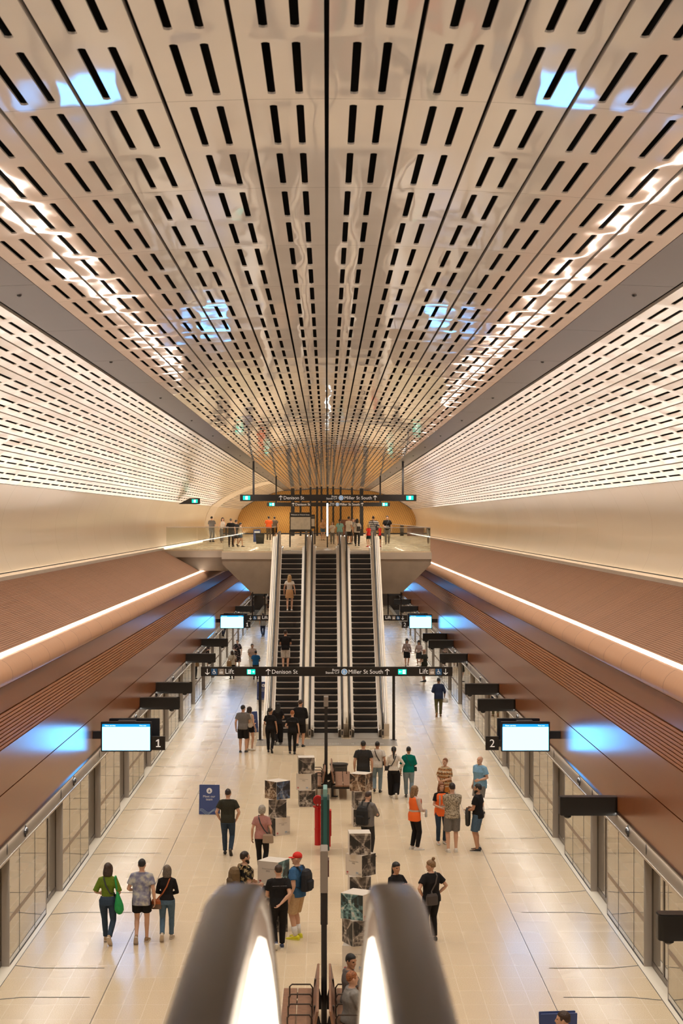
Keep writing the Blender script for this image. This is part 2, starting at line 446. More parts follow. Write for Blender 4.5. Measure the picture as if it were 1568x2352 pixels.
# brown ribbed slope, nosing, fascia
def sawtooth(p, q, n, depth, nrm):
    out = []
    for i in range(n):
        a = p.lerp(q, i/n); b = p.lerp(q, (i+0.62)/n); c = p.lerp(q, (i+0.64)/n); d = p.lerp(q, (i+0.98)/n)
        out += [a, b, c-nrm*depth, d-nrm*depth]
    out.append(q); return out
k = 6
for s in (-1, 1):
    p, q = Vector((6.56, -2.70)), Vector((8.50, -1.61)); nn = Vector((-(q-p).y, (q-p).x)).normalized()
    pts = sawtooth(p, q, 40, 0.009, nn)
    mb = MB(); mb.extrude_profile([(s*v.x, EYE+v.y) for v in pts], BACK, END); struct(mb.build('trim_%d' % k, SLOPE)); k += 1
    # nosing
    ns = [(6.27,5.56),(6.21,5.575),(6.165,5.63),(6.15,5.71),(6.165,5.80),(6.21,5.89),(6.28,5.965),(6.37,6.02),(6.46,6.045),(6.475,6.02),(6.56,6.02),(6.56,6.10)]
    mb = MB(); mb.extrude_profile([(s*x, z) for x, z in ns], BACK, END, ys=[BACK, 40, 90, END]); struct(mb.build('trim_%d' % k, NOSE, smooth=True)); k += 1
    # upper and lower fascia panels
    mb = MB()
    mb.box(s*6.24, s*6.32, BACK, END, 5.07, 5.55)
    mb.box(s*6.23, s*6.32, BACK, END, 3.505, 4.35)
    mb.box(s*6.23, s*6.32, BACK, END, 2.52, 3.48)
    struct(mb.build('trim_%d' % k, COPPER)); k += 1
    mb = MB()
    pts = sawtooth(Vector((6.245, 4.365)), Vector((6.245, 5.055)), 9, 0.035, Vector((-1, 0)))
    mb.extrude_profile([(s*v.x, v.y) for v in pts], BACK, END)
    struct(mb.build('trim_%d' % k, RIBS)); k += 1
    # glass transom above the doors, with a steel rail
    mb = MB(); mb.box(s*6.237, s*6.30, BACK, END, 2.12, 2.515); 
    tz = struct(mb.build('trim_%d' % k, mat('smoked transom', (0.10,0.078,0.062), 0.3, spec=0.35))); k += 1
    mb = MB(); mb.box(s*6.226, s*6.26, BACK, END, 2.115, 2.16); mb.build('rail', STEEL, tz)
    mb = MB(); mb.box(s*6.19, s*6.25, BACK, END, 2.497, 2.525); mb.build('edge_strip', mat('gloss black edge', (0.012,0.012,0.013), 0.15), tz)
    sb = MB()
    for i in range(22):
        y = 28.9 + 6.85*i
        sb.ball((s*6.215, y, 2.34), (0.05, 0.11, 0.075), 10); sb.cyl((s*6.235, y, 2.22), (s*6.235, y, 2.46), 0.025, n=8)
    sb.build('sensor', BLACK, tz)
    sb = MB()
    for i in range(22):
        y = 26.9 + 6.85*i
        sb.ball((s*6.235, y, 2.34), (0.012, 0.05, 0.12), 8)
    sb.build('keyhole', BLACK, tz)

# ------------------------------------------------------------------ floors
mb = MB(); mb.box(-6.125, 6.125, BACK, END+4, -0.3, 0.0); struct(mb.build('floor', FLOOR))
WHITE_EDGE = mat('pale threshold stone', (0.80, 0.72, 0.60), 0.3)
for s in (-1, 1):
    mb = MB(); mb.use(WHITE_EDGE).box(s*6.14, s*6.43, BACK, END+4, -0.3, 0.0)
    mb.use(BLACK).box(s*6.125, s*6.14, BACK, END+4, -0.3, -0.004)
    struct(mb.build('trim_%d' % k)); k += 1
    mb = MB()                                  # tactile guide lines at each doorway, movement joint
    for i in range(-2, 16):
        for dy, sl in ((0.0, 1), (-2.35, -1)):
            y = 40.8 + 6.85*i + dy
            mb.add([(s*6.125, y+sl*0.05, 0.004), (s*5.6, y-sl*0.14, 0.004), (s*4.35, y-sl*0.14, 0.004), (s*4.35, y-sl*0.14+0.04, 0.004), (s*5.6, y-sl*0.14+0.04, 0.004), (s*6.125, y+sl*0.05+0.04, 0.004)],
                   [(0,1,4,5), (1,2,3,4)])
    mb.box(s*4.115, s*4.128, BACK, END, -0.01, 0.003)
    struct(mb.build('trim_%d' % k, mat('dark inlay', (0.10,0.085,0.07), 0.5))); k += 1
# dark trackways beyond the platform doors
for s in (-1, 1):
    mb = MB()
    mb.extrude_profile([(s*6.44,-0.02),(s*6.5,-1.2),(s*9.2,-1.2),(s*9.4,2.0),(s*9.2,5.4),(s*6.36,5.55)], BACK, END)
    struct(mb.build('wall_track_%s' % ('left' if s < 0 else 'right'), DARK))
    mb = MB()
    mb.box(s*6.33, s*9.3, BACK, END, 5.56, 5.7)
    struct(mb.build('trim_%d' % k, DARK)); k += 1

# ------------------------------------------------------------------ platform screen doors
FRAME = mat('door frame metal', (0.42, 0.37, 0.32), 0.4, metal=0.2)
FRAME_D = mat('door leaf frame', (0.13, 0.105, 0.085), 0.35, metal=0.3)
SEAL = mat('black seal', (0.01,0.01,0.01), 0.5)
BANDG = mat('glass marker band', (0.25,0.18,0.125), 0.35)
wn = dn = 1
for s in (-1, 1):
    for i in range(-4, 16):
        D0 = 40.8 + 6.85*i; ya, yb = D0+0.0, D0+4.5           # fixed glazing between two doorways
        root = bpy.data.objects.new('window_%d' % wn, None); COL.objects.link(root); root.location = (s*6.23, ya, 0); struct(root); wn += 1
        L = 4.5
        for p0, p1 in ((0.05,1.15),(1.15,3.0),(3.0,4.45)):
            b = MB(); b.box(s*0.004, s*0.016, p0+0.012, p1-0.012, 0.04, 2.11); b.build('pane', PANE, root)
        b = MB(); b.use(FRAME)
        b.box(0, s*0.165, 0, 0.05, 0, 2.12); b.box(0, s*0.165, L-0.05, L, 0, 2.12)      # jambs
        b.use(SEAL); b.box(0, s*0.03, 0.05, L-0.05, 0.0, 0.035)
        b.use(SEAL)
        for q in (1.15, 3.0): b.box(s*0.001, s*0.018, q-0.012, q+0.012, 0.035, 2.11)
        b.build('frame', None, root)
        b = MB(); b.box(s*0.0015, s*0.003, 0.06, L-0.06, 0.86, 0.96); b.build('marker_band', BANDG, root)
        # sliding door, two leaves
        d = bpy.data.objects.new('door_%d' % dn, None); COL.objects.link(d); d.location = (s*6.38, D0-2.35, 0); struct(d); dn += 1
        for y0, y1 in ((0.0, 1.172), (1.178, 2.35)):
            lf = MB(); lf.use(FRAME_D)
            lf.box(0, s*0.04, y0, y0+0.06, 0.02, 2.12); lf.box(0, s*0.04, y1-0.06, y1, 0.02, 2.12)
            lf.box(0, s*0.04, y0+0.06, y1-0.06, 0.02, 0.12); lf.box(0, s*0.04, y0+0.06, y1-0.06, 2.04, 2.12)
            l = lf.build('door_leaf', None, d)
            g = MB(); g.box(s*0.012, s*0.024, y0+0.06, y1-0.06, 0.12, 2.04); g.build('pane', PANE, l)

# ------------------------------------------------------------------ the concourse above the far end
mb = MB(); mb.use(FLOOR_UP).box(-5.14, 5.14, 85.0, END, 7.12, UP)
mb.box(-8.6, -5.14, 89.2, END, 7.12, UP)
o = struct(mb.build('floor_concourse'))
mb = MB()
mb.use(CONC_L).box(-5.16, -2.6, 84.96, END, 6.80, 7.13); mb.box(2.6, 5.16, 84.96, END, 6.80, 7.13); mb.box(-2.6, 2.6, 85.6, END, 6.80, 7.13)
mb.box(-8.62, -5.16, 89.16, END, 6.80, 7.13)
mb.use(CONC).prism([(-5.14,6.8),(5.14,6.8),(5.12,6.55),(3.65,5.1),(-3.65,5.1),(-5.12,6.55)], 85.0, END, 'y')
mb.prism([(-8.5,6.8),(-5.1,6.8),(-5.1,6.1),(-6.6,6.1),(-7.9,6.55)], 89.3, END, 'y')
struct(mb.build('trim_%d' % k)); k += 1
# soffit and end walls
mb = MB(); mb.box(-9.2, 9.2, END, END+0.3, -0.5, 5.1); struct(mb.build('wall_far', mat('far tunnel wall', (0.20,0.15,0.115), 0.7)))
def gold_mat():
    m, nt, b = new_mat('perforated gold wall')
    o, x, y, z = xyz(nt)
    u = math_node(nt, 'ADD', math_node(nt, 'MULTIPLY', x, 0.82), math_node(nt, 'MULTIPLY', z, 0.57))
    v = math_node(nt, 'ADD', math_node(nt, 'MULTIPLY', x, -0.57), math_node(nt, 'MULTIPLY', z, 0.82))
    a = line_mask(nt, math_node(nt, 'ADD', u, v), 0.16, 0.075)
    d = math_node(nt, 'LESS_THAN', math_node(nt, 'FRACT', math_node(nt, 'ADD', math_node(nt, 'DIVIDE', math_node(nt, 'SUBTRACT', x, math_node(nt, 'MULTIPLY', z, 0.4)), 0.19), 500.0)), 0.62)
    msk = math_node(nt, 'MULTIPLY', a, d)
    n = N(nt, 'TexNoise'); n.inputs['Scale'].default_value = 0.5; nt.links.new(o, n.inputs['Vector'])
    g = mix_col(nt, n.outputs['Fac'], (0.62, 0.30, 0.06), (0.80, 0.44, 0.12))
    c = mix_col(nt, math_node(nt, 'MULTIPLY', msk, 0.85), g, (0.10, 0.045, 0.012))
    nt.links.new(c, b.inputs['Base Color']); b.inputs['Roughness'].default_value = 0.42; b.inputs['Metallic'].default_value = 0.2
    return m
pts = [(-x, EYE+z) for x, z in wallp[::-1]] + [(-x, EYE+z) for x, z in side[::-1]] + [(-3.5, zc(3.5)), (0, H_C), (3.5, zc(3.5))] + [(x, EYE+z) for x, z in side] + [(x, EYE+z) for x, z in wallp[1:]]
pts = [(x, z) for x, z in pts]
mb = MB(); mb.prism(pts, END-0.6, END-0.3, 'y'); struct(mb.build('wall_end', gold_mat()))
# behind the camera
mb = MB(); mb.box(-9.3, 9.3, BACK-0.3, BACK, -1.5, 12.4); struct(mb.build('wall_back', CREAM))
mb = MB(); mb.box(-8.5, 8.5, BACK, 2.6, 7.0, UP); struct(mb.build('floor_landing', FLOOR_UP))

# ------------------------------------------------------------------ lights: the station's own and added ones
WARM = (1.0, 0.94, 0.84)
def area(name, loc, sx, sy, power, rot, col=WARM, spread=PI):
    l = bpy.data.lights.new(name, 'AREA'); l.shape = 'RECTANGLE'; l.size = sx; l.size_y = sy; l.energy = power; l.color = col; l.spread = spread
    o = bpy.data.objects.new(name, l); COL.objects.link(o); o.location = loc; o.rotation_euler = rot; return o
for s in (-1, 1):
    for y0, y1 in ((BACK, 50), (50, 110), (110, END-1)):
        # added uplight behind the ledge lip, brightens the vault and ceiling
        L = y1-y0
        area('added_uplight', (s*8.64, (y0+y1)/2, EYE-1.57), 0.10, L, UP_FILL*L, (0, PI - s*rad(UP_FILL_TILT), 0))
    n = 0
    for i in range(60):
        y = 5.0 + 2.9*i
        if y > END-2: break
        l = bpy.data.lights.new('downlight', 'SPOT'); l.energy = SPOT; l.color = WARM; l.spot_size = rad(112); l.spot_blend = 0.8; l.shadow_soft_size = 0.3
        o = bpy.data.objects.new('downlight', l); COL.objects.link(o); o.location = (s*3.93, y, EYE+2.79); o.rotation_euler = (0, s*rad(-9), 0)
# glowing lines along the nosing
LEDM = mat('white light line', (1,1,1), 0.5, emit=(1.0, 0.93, 0.84), es=LED)
for s, nm in ((-1, 'left'), (1, 'right')):
    mb = MB(); mb.rbox(s*6.49, s*6.545, 6, 92.5 if s < 0 else END-2, 6.022, 6.062, r=0.012)
    o = mb.build('light_line', LEDM)
    tag(o, 'long glowing white light line along the brown nosing of the %s wall' % nm, 'light', 'light lines along the walls')
# skirting light at the concourse's left wall base, then added lamps
mb = MB(); mb.box(-8.46, -8.38, 90, 117, 7.23, 7.33); tag(mb.build('light_line', mat('skirting light', (1,1,1), 0.5, emit=(1,0.9,0.76), es=1.6)), 'white skirting light at the foot of the cream wall on the concourse', 'light')
for s in (-1, 1):
    area('added_soffit_light', (s*4.2, 132, 5.0), 1.4, 80, 80*8, (0, 0, 0))  # added wide lamp that brightens the space under the slab
    area('door_light', (s*6.205, 66, 2.49), 0.03, 150, DOOR_FILL*150, (0, s*rad(8), 0))  # added lamp without a fitting, brightens the floor along the doors
# ------------------------------------------------------------------ people
SKIN = [mat('skin fair', (0.62, 0.36, 0.24), 0.5), mat('skin tan', (0.50, 0.26, 0.15), 0.5), mat('skin brown', (0.30, 0.15, 0.085), 0.5)]
EYE_M = mat('eye', (0.03, 0.02, 0.015), 0.25); LIP = mat('lips', (0.42, 0.16, 0.12), 0.45)
HAIRC = {'black': (0.012,0.010,0.009), 'brown': (0.045,0.022,0.012), 'dbrown': (0.025,0.013,0.008), 'auburn': (0.22,0.075,0.025), 'grey': (0.34,0.30,0.25), 'blond': (0.48,0.30,0.13),
         'greybrown': (0.13,0.10,0.075), 'ginger': (0.30,0.10,0.03), 'dblond': (0.24,0.135,0.06)}
def hair_mat(c): return mat('hair '+c, HAIRC[c], 0.5, noise=0.45, nscale=45, bump=0.5, bscale=70)
def cloth(name, col): return mat('cloth '+name, col, 0.85, spec=0.2, noise=0.10, nscale=25, bump=0.25, bscale=14)
def patterned(name, kind, cols, scale=10):
    key = 'cloth '+name
    if key in MATS: return MATS[key]
    m, nt, b = new_mat(key); b.inputs['Roughness'].default_value = 0.85; b.inputs['Specular IOR Level'].default_value = 0.2
    o, x, y, z = xyz(nt)
    if kind == 'stripe':
        c = mix_col(nt, line_mask(nt, z, scale, scale*0.5), cols[0], cols[1])
    elif kind == 'band':
        n = N(nt, 'TexVoronoi'); n.inputs['Scale'].default_value = 22; nt.links.new(o, n.inputs['Vector'])
        c = mix_col(nt, line_mask(nt, z, 0.11, 0.05), cols[0], cols[1])
        c = mix_col(nt, math_node(nt, 'LESS_THAN', n.outputs['Distance'], 0.33), c, cols[2])
    else:
        n = N(nt, 'TexNoise'); n.inputs['Scale'].default_value = scale; n.inputs['Detail'].default_value = 3; nt.links.new(o, n.inputs['Vector'])
        r = N(nt, 'ValToRGB'); els = r.color_ramp.elements
        r.color_ramp.interpolation = 'CONSTANT' if kind == 'floral' else 'LINEAR'
        pos = [0.0, 0.5, 0.58, 0.66] if kind == 'floral' else [0.35, 0.5, 0.62, 0.75]
        els[0].position = pos[0]; els[0].color = (*cols[0], 1); els[1].position = pos[1]; els[1].color = (*cols[1], 1)
        for p_, c_ in zip(pos[2:], cols[2:]):
            e = els.new(p_); e.color = (*c_, 1)
        nt.links.new(n.outputs['Fac'], r.inputs['Fac']); c = r.outputs['Color']
    nt.links.new(c, b.inputs['Base Color']); MATS[key] = m
    return m
REMESH = []          # (object, post-process) pairs turned into final meshes in one pass
def remesh(o, vox, post=None, smooth=2):
    r = o.modifiers.new('Remesh', 'REMESH'); r.mode = 'VOXEL'; r.voxel_size = vox; r.use_smooth_shade = True
    if smooth:
        t = o.modifiers.new('Smooth', 'SMOOTH'); t.factor = 0.5; t.iterations = smooth
    REMESH.append((o, post)); return o
def finish_remesh():
    dg = bpy.context.evaluated_depsgraph_get(); dg.update()
    done = []
    for o, post in REMESH:
        me = bpy.data.meshes.new_from_object(o.evaluated_get(dg)); done.append(me)
    for (o, post), me in zip(REMESH, done):
        old = o.data; o.modifiers.clear(); o.data = me; me.name = o.name
        if not me.materials:
            for m_ in old.materials: me.materials.append(m_)
        me.polygons.foreach_set('use_smooth', [True]*len(me.polygons))
        if post: post(o)
        bpy.data.meshes.remove(old)
    REMESH.clear()
def two_bone(a, b, l1, l2, pole):
    """a joint between a and b; pole is the direction it bends towards; returns (joint, reachable end)"""
    d = b-a; L = d.length
    if L > (l1+l2)*0.995: b = a + d.normalized()*(l1+l2)*0.995; d = b-a; L = d.length
    d.normalize()
    x = (l1*l1 - l2*l2 + L*L)/(2*L); h = math.sqrt(max(0, l1*l1-x*x))
    p = Vector(pole); p = p - d*p.dot(d)
    if p.length < 1e-5: p = d.orthogonal()
    return a + d*x + p.normalized()*h, b
ARM_POSES = {   # wrist (right arm, metres for a 1.75 m body), elbow pole, palm side
 'down': ((0.27, 0.03, 0.885), (0.4,-1,0)), 'swingf': ((0.25, 0.20, 0.93), (0.3,-1,0)), 'swingb': ((0.27,-0.17,0.91), (0.4,-1,0)),
 'front': ((0.07, 0.25, 1.06), (0.8,-0.7,-0.2)), 'pocket': ((0.215, 0.10, 0.93), (0.9,-0.8,0)), 'back': ((0.02,-0.19,0.98), (0.9,-0.4,0)),
 'chest': ((0.06, 0.24, 1.27), (0.8,-0.3,-0.8)), 'crossed': ((-0.09, 0.20, 1.16), (0.8,-0.5,-0.5)), 'face': ((0.07, 0.22, 1.42), (0.6,0,-1)),
 'hip': ((0.20, 0.05, 1.00), (1,-0.6,0)), 'hold': ((0.27, 0.08, 0.92), (0.4,-1,0)), 'bent': ((0.22, 0.22, 1.08), (0.4,-1,-0.3)), 'lap': ((0.10, 0.34, 1.10), (0.8,-0.6,-0.4)),
 'rail': ((0.33, 0.22, 1.12), (0.6,-0.8,-0.4)), 'reach': ((0.20,0.42,1.12), (0.5,-0.5,-0.8)) }
PEOPLE = {}
def person(key, label, x, y, z=0.0, H=1.75, heading=0.0, sex='m', tone=0, hair=('short','black'), top=('tee', None), bottom=('trousers', None), shoes=(0.02,0.02,0.02),
           arms=('down','down'), step=0.0, head=(0,0), sit=False, fat=1.0, extras=(), far=False, lean=0.0, group=None, cat='person', shoe_sole=None):
    s = H/1.75; fem = sex == 'f'
    vox = 0.016 if far else 0.0095
    bw = (0.93 if fem else 1.0)*fat
    pz = 0.50 if sit else 0.95; dz = pz-0.95
    shx = (0.162 if fem else 0.188)*(0.5+0.5*fat); hipw = 0.098
    lt = Matrix.Rotation(-rad(lean + (4 if step else 0)), 4, 'X')
    S = Matrix.Translation((0,0,pz)) @ lt @ Matrix.Translation((0,0,-0.95))        # torso leans about the pelvis
    T = lambda p: S @ Vector(p)
    # joints
    hips = [Vector((sd*hipw, 0, pz-0.03)) for sd in (1,-1)]
    if sit:
        ank = [Vector((sd*0.13, 0.42+0.05*sd, 0.085)) for sd in (1,-1)]; poles = [(0.15*sd, 1, 1) for sd in (1,-1)]
    else:
        ank = [Vector((0.085, step*0.5*0.62, 0.085 + max(0,-step)*0.16)), Vector((-0.085, -step*0.5*0.62, 0.085 + max(0,step)*0.16))]
        if abs(step) < 0.05: ank = [Vector((0.10, 0.02, 0.085)), Vector((-0.10,-0.02,0.085))]
        poles = [(0.1*sd, 1, 0) for sd in (1,-1)]
    knees = []
    for i in (0,1):
        kx, ank[i] = two_bone(hips[i], ank[i], 0.425, 0.425, poles[i]); knees.append(kx)
    sho = [T((sd*shx*0.97, 0, 1.405)) for sd in (1,-1)]
    elb, wri = [], []
    for i, sd in ((0,1),(1,-1)):
        a = arms[i]
        tw, pole = ARM_POSES[a] if isinstance(a, str) else a
        tw = T((tw[0]*sd, tw[1], tw[2])); pole = Vector((pole[0]*sd, pole[1], pole[2]))
        e, wv = two_bone(sho[i], tw, 0.295, 0.262, pole); elb.append(e); wri.append(wv)
    HM = S @ Matrix.Translation((0,0,1.52)) @ Matrix.Rotation(-rad(head[0]), 4, 'Z') @ Matrix.Rotation(-rad(head[1]), 4, 'X') @ Matrix.Translation((0,0,-1.52))
    SC = Matrix.Scale(s, 4)
    n_t = 18
    wz = 0.125*bw if fem else 0.142*bw
    hz = (0.172 if fem else 0.163)*bw
    chest = (0.158 if fem else 0.178)*bw
    tor = [(0.86,hz*0.78,0.10*bw,-0.005),(0.92,hz*0.98,0.118*bw,-0.012),(0.98,hz,0.12*bw,-0.01),(1.09,wz,0.098*bw,0.005),(1.19,wz*1.06,0.103*bw,0.008),
           (1.29,chest,0.118*bw+(0.012 if fem else 0),0.012),(1.36,chest*0.98,0.108*bw,0.004),(1.415,chest*0.83,0.088*bw,-0.004),(1.455,0.095,0.068,-0.012),(1.50,0.058,0.058,-0.008)]
    fleg, fcalf = 0.088*bw, 0.058*bw
    def limb(mb, pts, rr, n=12): mb.tube([SC @ Vector(p) for p in pts], [tuple(c*s for c in r) if isinstance(r, tuple) else r*s for r in rr], n)
    def torso_loft(mb, secs, grow=0.0, gy=None):
        mb.loft_z([(q[0], q[1]+grow, q[2]+(grow if gy is None else gy), q[3]) for q in secs], n_t, SC @ S, pw=2.25)
    # ---- the body: one continuous surface
    mb = MB(); torso_loft(mb, tor)
    limb(mb, [T((0,-0.01,1.44)), T((0,0.0,1.50)), HM @ Vector((0,0.008,1.56)), HM @ Vector((0,0.005,1.60))], [0.062*(0.9 if fem else 1),0.055*(0.88 if fem else 1),0.054*(0.88 if fem else 1),0.05])
    hs = [(1.513,0.026,0.022,0.062),(1.525,0.042,0.045,0.045),(1.55,0.057,0.07,0.022),(1.58,0.065,0.084,0.011),(1.615,0.071,0.092,0.005),(1.655,0.0755,0.097,0.0),(1.695,0.071,0.092,-0.004),(1.725,0.053,0.07,-0.008),(1.742,0.03,0.042,-0.01),(1.748,0.008,0.012,-0.01)]
    mb.loft_z(hs, 16, SC @ HM)
    HS = SC @ HM
    mb.tube([HS @ Vector(p) for p in ((0,0.088,1.652),(0,0.102,1.625),(0,0.112,1.607),(0,0.098,1.597))], [0.009*s,0.012*s,0.0155*s,0.012*s], 8)      # nose
    mb.ball((0,0.094,1.573), (0.024,0.012,0.011), 8, HS)                                                             # mouth
    mb.ball((0,0.086,1.528), (0.022,0.016,0.015), 8, HS)                                                             # chin
    for sd in (1,-1):
        mb.ball((sd*0.077,-0.004,1.625), (0.011,0.021,0.033), 8, HS)                                                 # ears
        mb.ball((sd*0.031,0.083,1.665), (0.025,0.014,0.009), 8, HS)                                                  # brow
        mb.ball((sd*0.036,0.072,1.605), (0.026,0.02,0.024), 8, HS)                                                   # cheek
    for i, sd in ((0,1),(1,-1)):
        limb(mb, [hips[i]+Vector((0,0,0.06)), hips[i]+(knees[i]-hips[i])*0.25, hips[i]+(knees[i]-hips[i])*0.65, knees[i], knees[i]+(ank[i]-knees[i])*0.3+Vector((0,-0.012,0)), knees[i]+(ank[i]-knees[i])*0.7, ank[i]],
             [fleg*0.98, fleg, fleg*0.8, fleg*0.64, fcalf*0.98, fcalf*0.72, 0.037])
        # foot
        fy = Vector((sd*0.10, 1, 0)).normalized()
        tilt = 0.0
        if not sit and abs(step) > 0.3 and ((i == 0 and step < 0) or (i == 1 and step > 0)): tilt = -0.9
        fd = Vector((fy.x, fy.y*math.cos(tilt), math.sin(tilt)))
        a0 = ank[i]
        up = Vector((0,0,1)) if tilt == 0 else Vector((0, -math.sin(tilt), math.cos(tilt)))
        limb(mb, [a0-fd*0.055-up*0.045, a0-fd*0.03-up*0.035, a0+fd*0.05-up*0.04, a0+fd*0.12-up*0.055, a0+fd*0.175-up*0.06], [(0.02,0.02),(0.033,0.035),(0.037,0.036),(0.042,0.025),(0.028,0.016)], 10)
        # arm
        up_a, lo_a = 0.052*bw*(0.88 if fem else 1), 0.042*bw*(0.88 if fem else 1)
        inn = T((sd*(shx-0.075), 0, 1.425))
        limb(mb, [inn, sho[i], sho[i]+(elb[i]-sho[i])*0.4, elb[i], elb[i]+(wri[i]-elb[i])*0.3, wri[i]], [up_a*1.05, up_a*1.06, up_a*0.95, lo_a*0.96, lo_a*0.98, 0.0265])
        # hand: palm, four fingers, thumb
        d = (wri[i]-elb[i]).normalized()
        fwd = Vector((0,1,0)) if abs(d.y) < 0.75 else Vector((0,0,1))
        side = (fwd - d*fwd.dot(d)).normalized()           # thumb side
        nrm = d.cross(side)                                 # palm faces the body
        inward = Vector((-sd,0,0)) if abs(d.x) < 0.75 else Vector((0,-1,0))
        if nrm.dot(inward) < 0: nrm = -nrm
        w0 = wri[i]
        o_ = len(mb.v)
        R = []
        for t, wd, th in ((-0.015,0.024,0.022),(0.02,0.034,0.019),(0.06,0.043,0.016),(0.088,0.041,0.013)):
            c = w0 + d*t
            R.append([SC @ (c + side*wd*math.cos(2*PI*q/10) + nrm*th*math.sin(2*PI*q/10)) for q in range(10)])
        mb.rings(R)
        fr = 0.0125 if far else 0.0098
        if not far or True:
            for kf, (off, ln) in enumerate(((0.031,0.070),(0.0105,0.080),(-0.0105,0.074),(-0.031,0.057))):
                b0 = w0 + d*0.072 + side*off
                c1 = b0 + d*(ln*0.5+0.012) + nrm*0.008 + side*off*0.18
                c2 = c1 + d*ln*0.32 + nrm*0.020
                c3 = c2 + d*ln*0.18 + nrm*0.022
                limb(mb, [b0, c1, c2, c3], [fr, fr*0.95, fr*0.88, fr*0.7], 6)
            t0 = w0 + d*0.02 + side*0.026
            limb(mb, [t0, t0+d*0.032+side*0.022+nrm*0.012, t0+d*0.062+side*0.028+nrm*0.024, t0+d*0.082+side*0.026+nrm*0.032], [fr*1.3, fr*1.15, fr, fr*0.75], 6)
    sk = SKIN[tone]
    mb.mats = [sk, EYE_M, LIP]
    body = mb.build('person', None); body.location = (x, y, z); body.rotation_euler = (0,0,-rad(heading))
    tag(body, label, cat, group)
    eyes = [HS @ Vector((sd*0.031, 0.088, 1.643)) for sd in (1,-1)]; mouth = HS @ Vector((0, 0.102, 1.573))
    mx = (HS.to_3x3() @ Vector((1,0,0))).normalized(); mz = (HS.to_3x3() @ Vector((0,0,1))).normalized()
    def face_post(o):
        me = o.data
        if far: return
        idx = [0]*len(me.polygons)
        hc = HS @ Vector((0,0.02,1.63))
        for p in me.polygons:
            c = p.center
            if (c-hc).length > 0.16*s: continue
            for e in eyes:
                q = c-e
                if abs(q.dot(mx)) < 0.014*s and abs(q.dot(mz)) < 0.008*s and q.length < 0.025*s: idx[p.index] = 1
            q = c-mouth
            if abs(q.dot(mx)) < 0.023*s and abs(q.dot(mz)) < 0.0075*s and q.length < 0.03*s: idx[p.index] = 2
        me.polygons.foreach_set('material_index', idx)
    remesh(body, vox, face_post, 1)
    # ---- clothing
    cv = 0.018 if far else 0.0125
    g = 0.02 if far else 0.0165
    tk, tm = top
    def sleeves(mb, frac, grow, flare=0.0):
        for i, sd in ((0,1),(1,-1)):
            up_a, lo_a = 0.052*bw*(0.88 if fem else 1), 0.042*bw*(0.88 if fem else 1)
            inn = T((sd*(shx-0.08), 0, 1.422))
            if frac <= 1:
                e = sho[i]+(elb[i]-sho[i])*frac
                limb(mb, [inn, sho[i], sho[i]+(elb[i]-sho[i])*frac*0.5, e], [up_a+grow, up_a*1.06+grow, up_a+grow+flare*0.5, up_a*0.95+grow+flare])
            else:
                e = elb[i]+(wri[i]-elb[i])*(frac-1)
                limb(mb, [inn, sho[i], sho[i]+(elb[i]-sho[i])*0.5, elb[i], e], [up_a+grow, up_a*1.06+grow, up_a+grow, lo_a+grow*1.1, 0.03+grow*0.9])
    def neckline(secs): return [q for q in secs if q[0] <= 1.47] + [(1.485, 0.078, 0.066, -0.014)]
    shirt = None
    if tk != 'none':
        loose = {'tee':0.008,'shirt':0.018,'polo':0.008,'long':0.004,'crop':0.0,'vest':0.0,'jacket':0.022,'tank':0.0,'baggy':0.035,'dress':0.006,'maxi':0.012}[tk]
        hem = {'tee':0.87,'shirt':0.80,'polo':0.88,'long':0.95,'crop':1.00,'vest':0.9,'jacket':0.84,'tank':0.93,'baggy':0.84,'dress':0.50,'maxi':0.30}[tk]
        b = MB()
        secs = []
        for q in neckline(tor):
            if q[0] < hem-0.001: continue
            gl = g + loose*(1.0 if q[0] < 1.3 else 0.35)
            rx = max(q[1], (chest*0.93 if q[0] < 1.3 and tk in ('tee','shirt','polo','jacket','baggy') else q[1]))
            ry = q[2]
            if q[0] < 0.95: rx = max(rx, hz*1.01); ry = max(ry, 0.121*bw)
            secs.append((q[0], rx+gl, ry+gl, q[3]))
        if not sit and (tk in ('dress','maxi')):
            hh = hz + g + 0.01
            pre = [(hem, hh*1.18, 0.165, -0.005), ((hem+0.86)/2, hh*1.12, 0.15, -0.005)]
            secs = pre + secs
        elif secs and secs[0][0] > hem + 0.01:
            q = secs[0]; secs = [(hem, q[1], q[2], q[3])] + secs
        if sit: secs = [q for q in secs if q[0] >= 0.9]
        b.loft_z(secs, n_t, SC @ S, pw=2.25)
        sl = {'tee':0.62,'shirt':0.66,'polo':0.60,'long':1.93,'crop':0.5,'vest':0,'jacket':1.95,'tank':0,'baggy':0.8,'dress':0.55,'maxi':0.9}[tk]
        if any(e == 'halfsleeve' for e in extras): sl = 0.95
        if any(e == 'rolled' for e in extras): sl = 1.35
        if sl: sleeves(b, sl, g*0.9 + loose*0.3, 0.012 if sl < 1 else 0)
        shirt = b.build({'tee':'t_shirt','polo':'polo_shirt','shirt':'shirt','long':'long_sleeved_top','crop':'cropped_top','vest':'vest','jacket':'jacket','tank':'tank_top','baggy':'t_shirt','dress':'dress','maxi':'dress'}[tk], tm, body)
        remesh(shirt, cv, None, 2)
    bk, bm = bottom
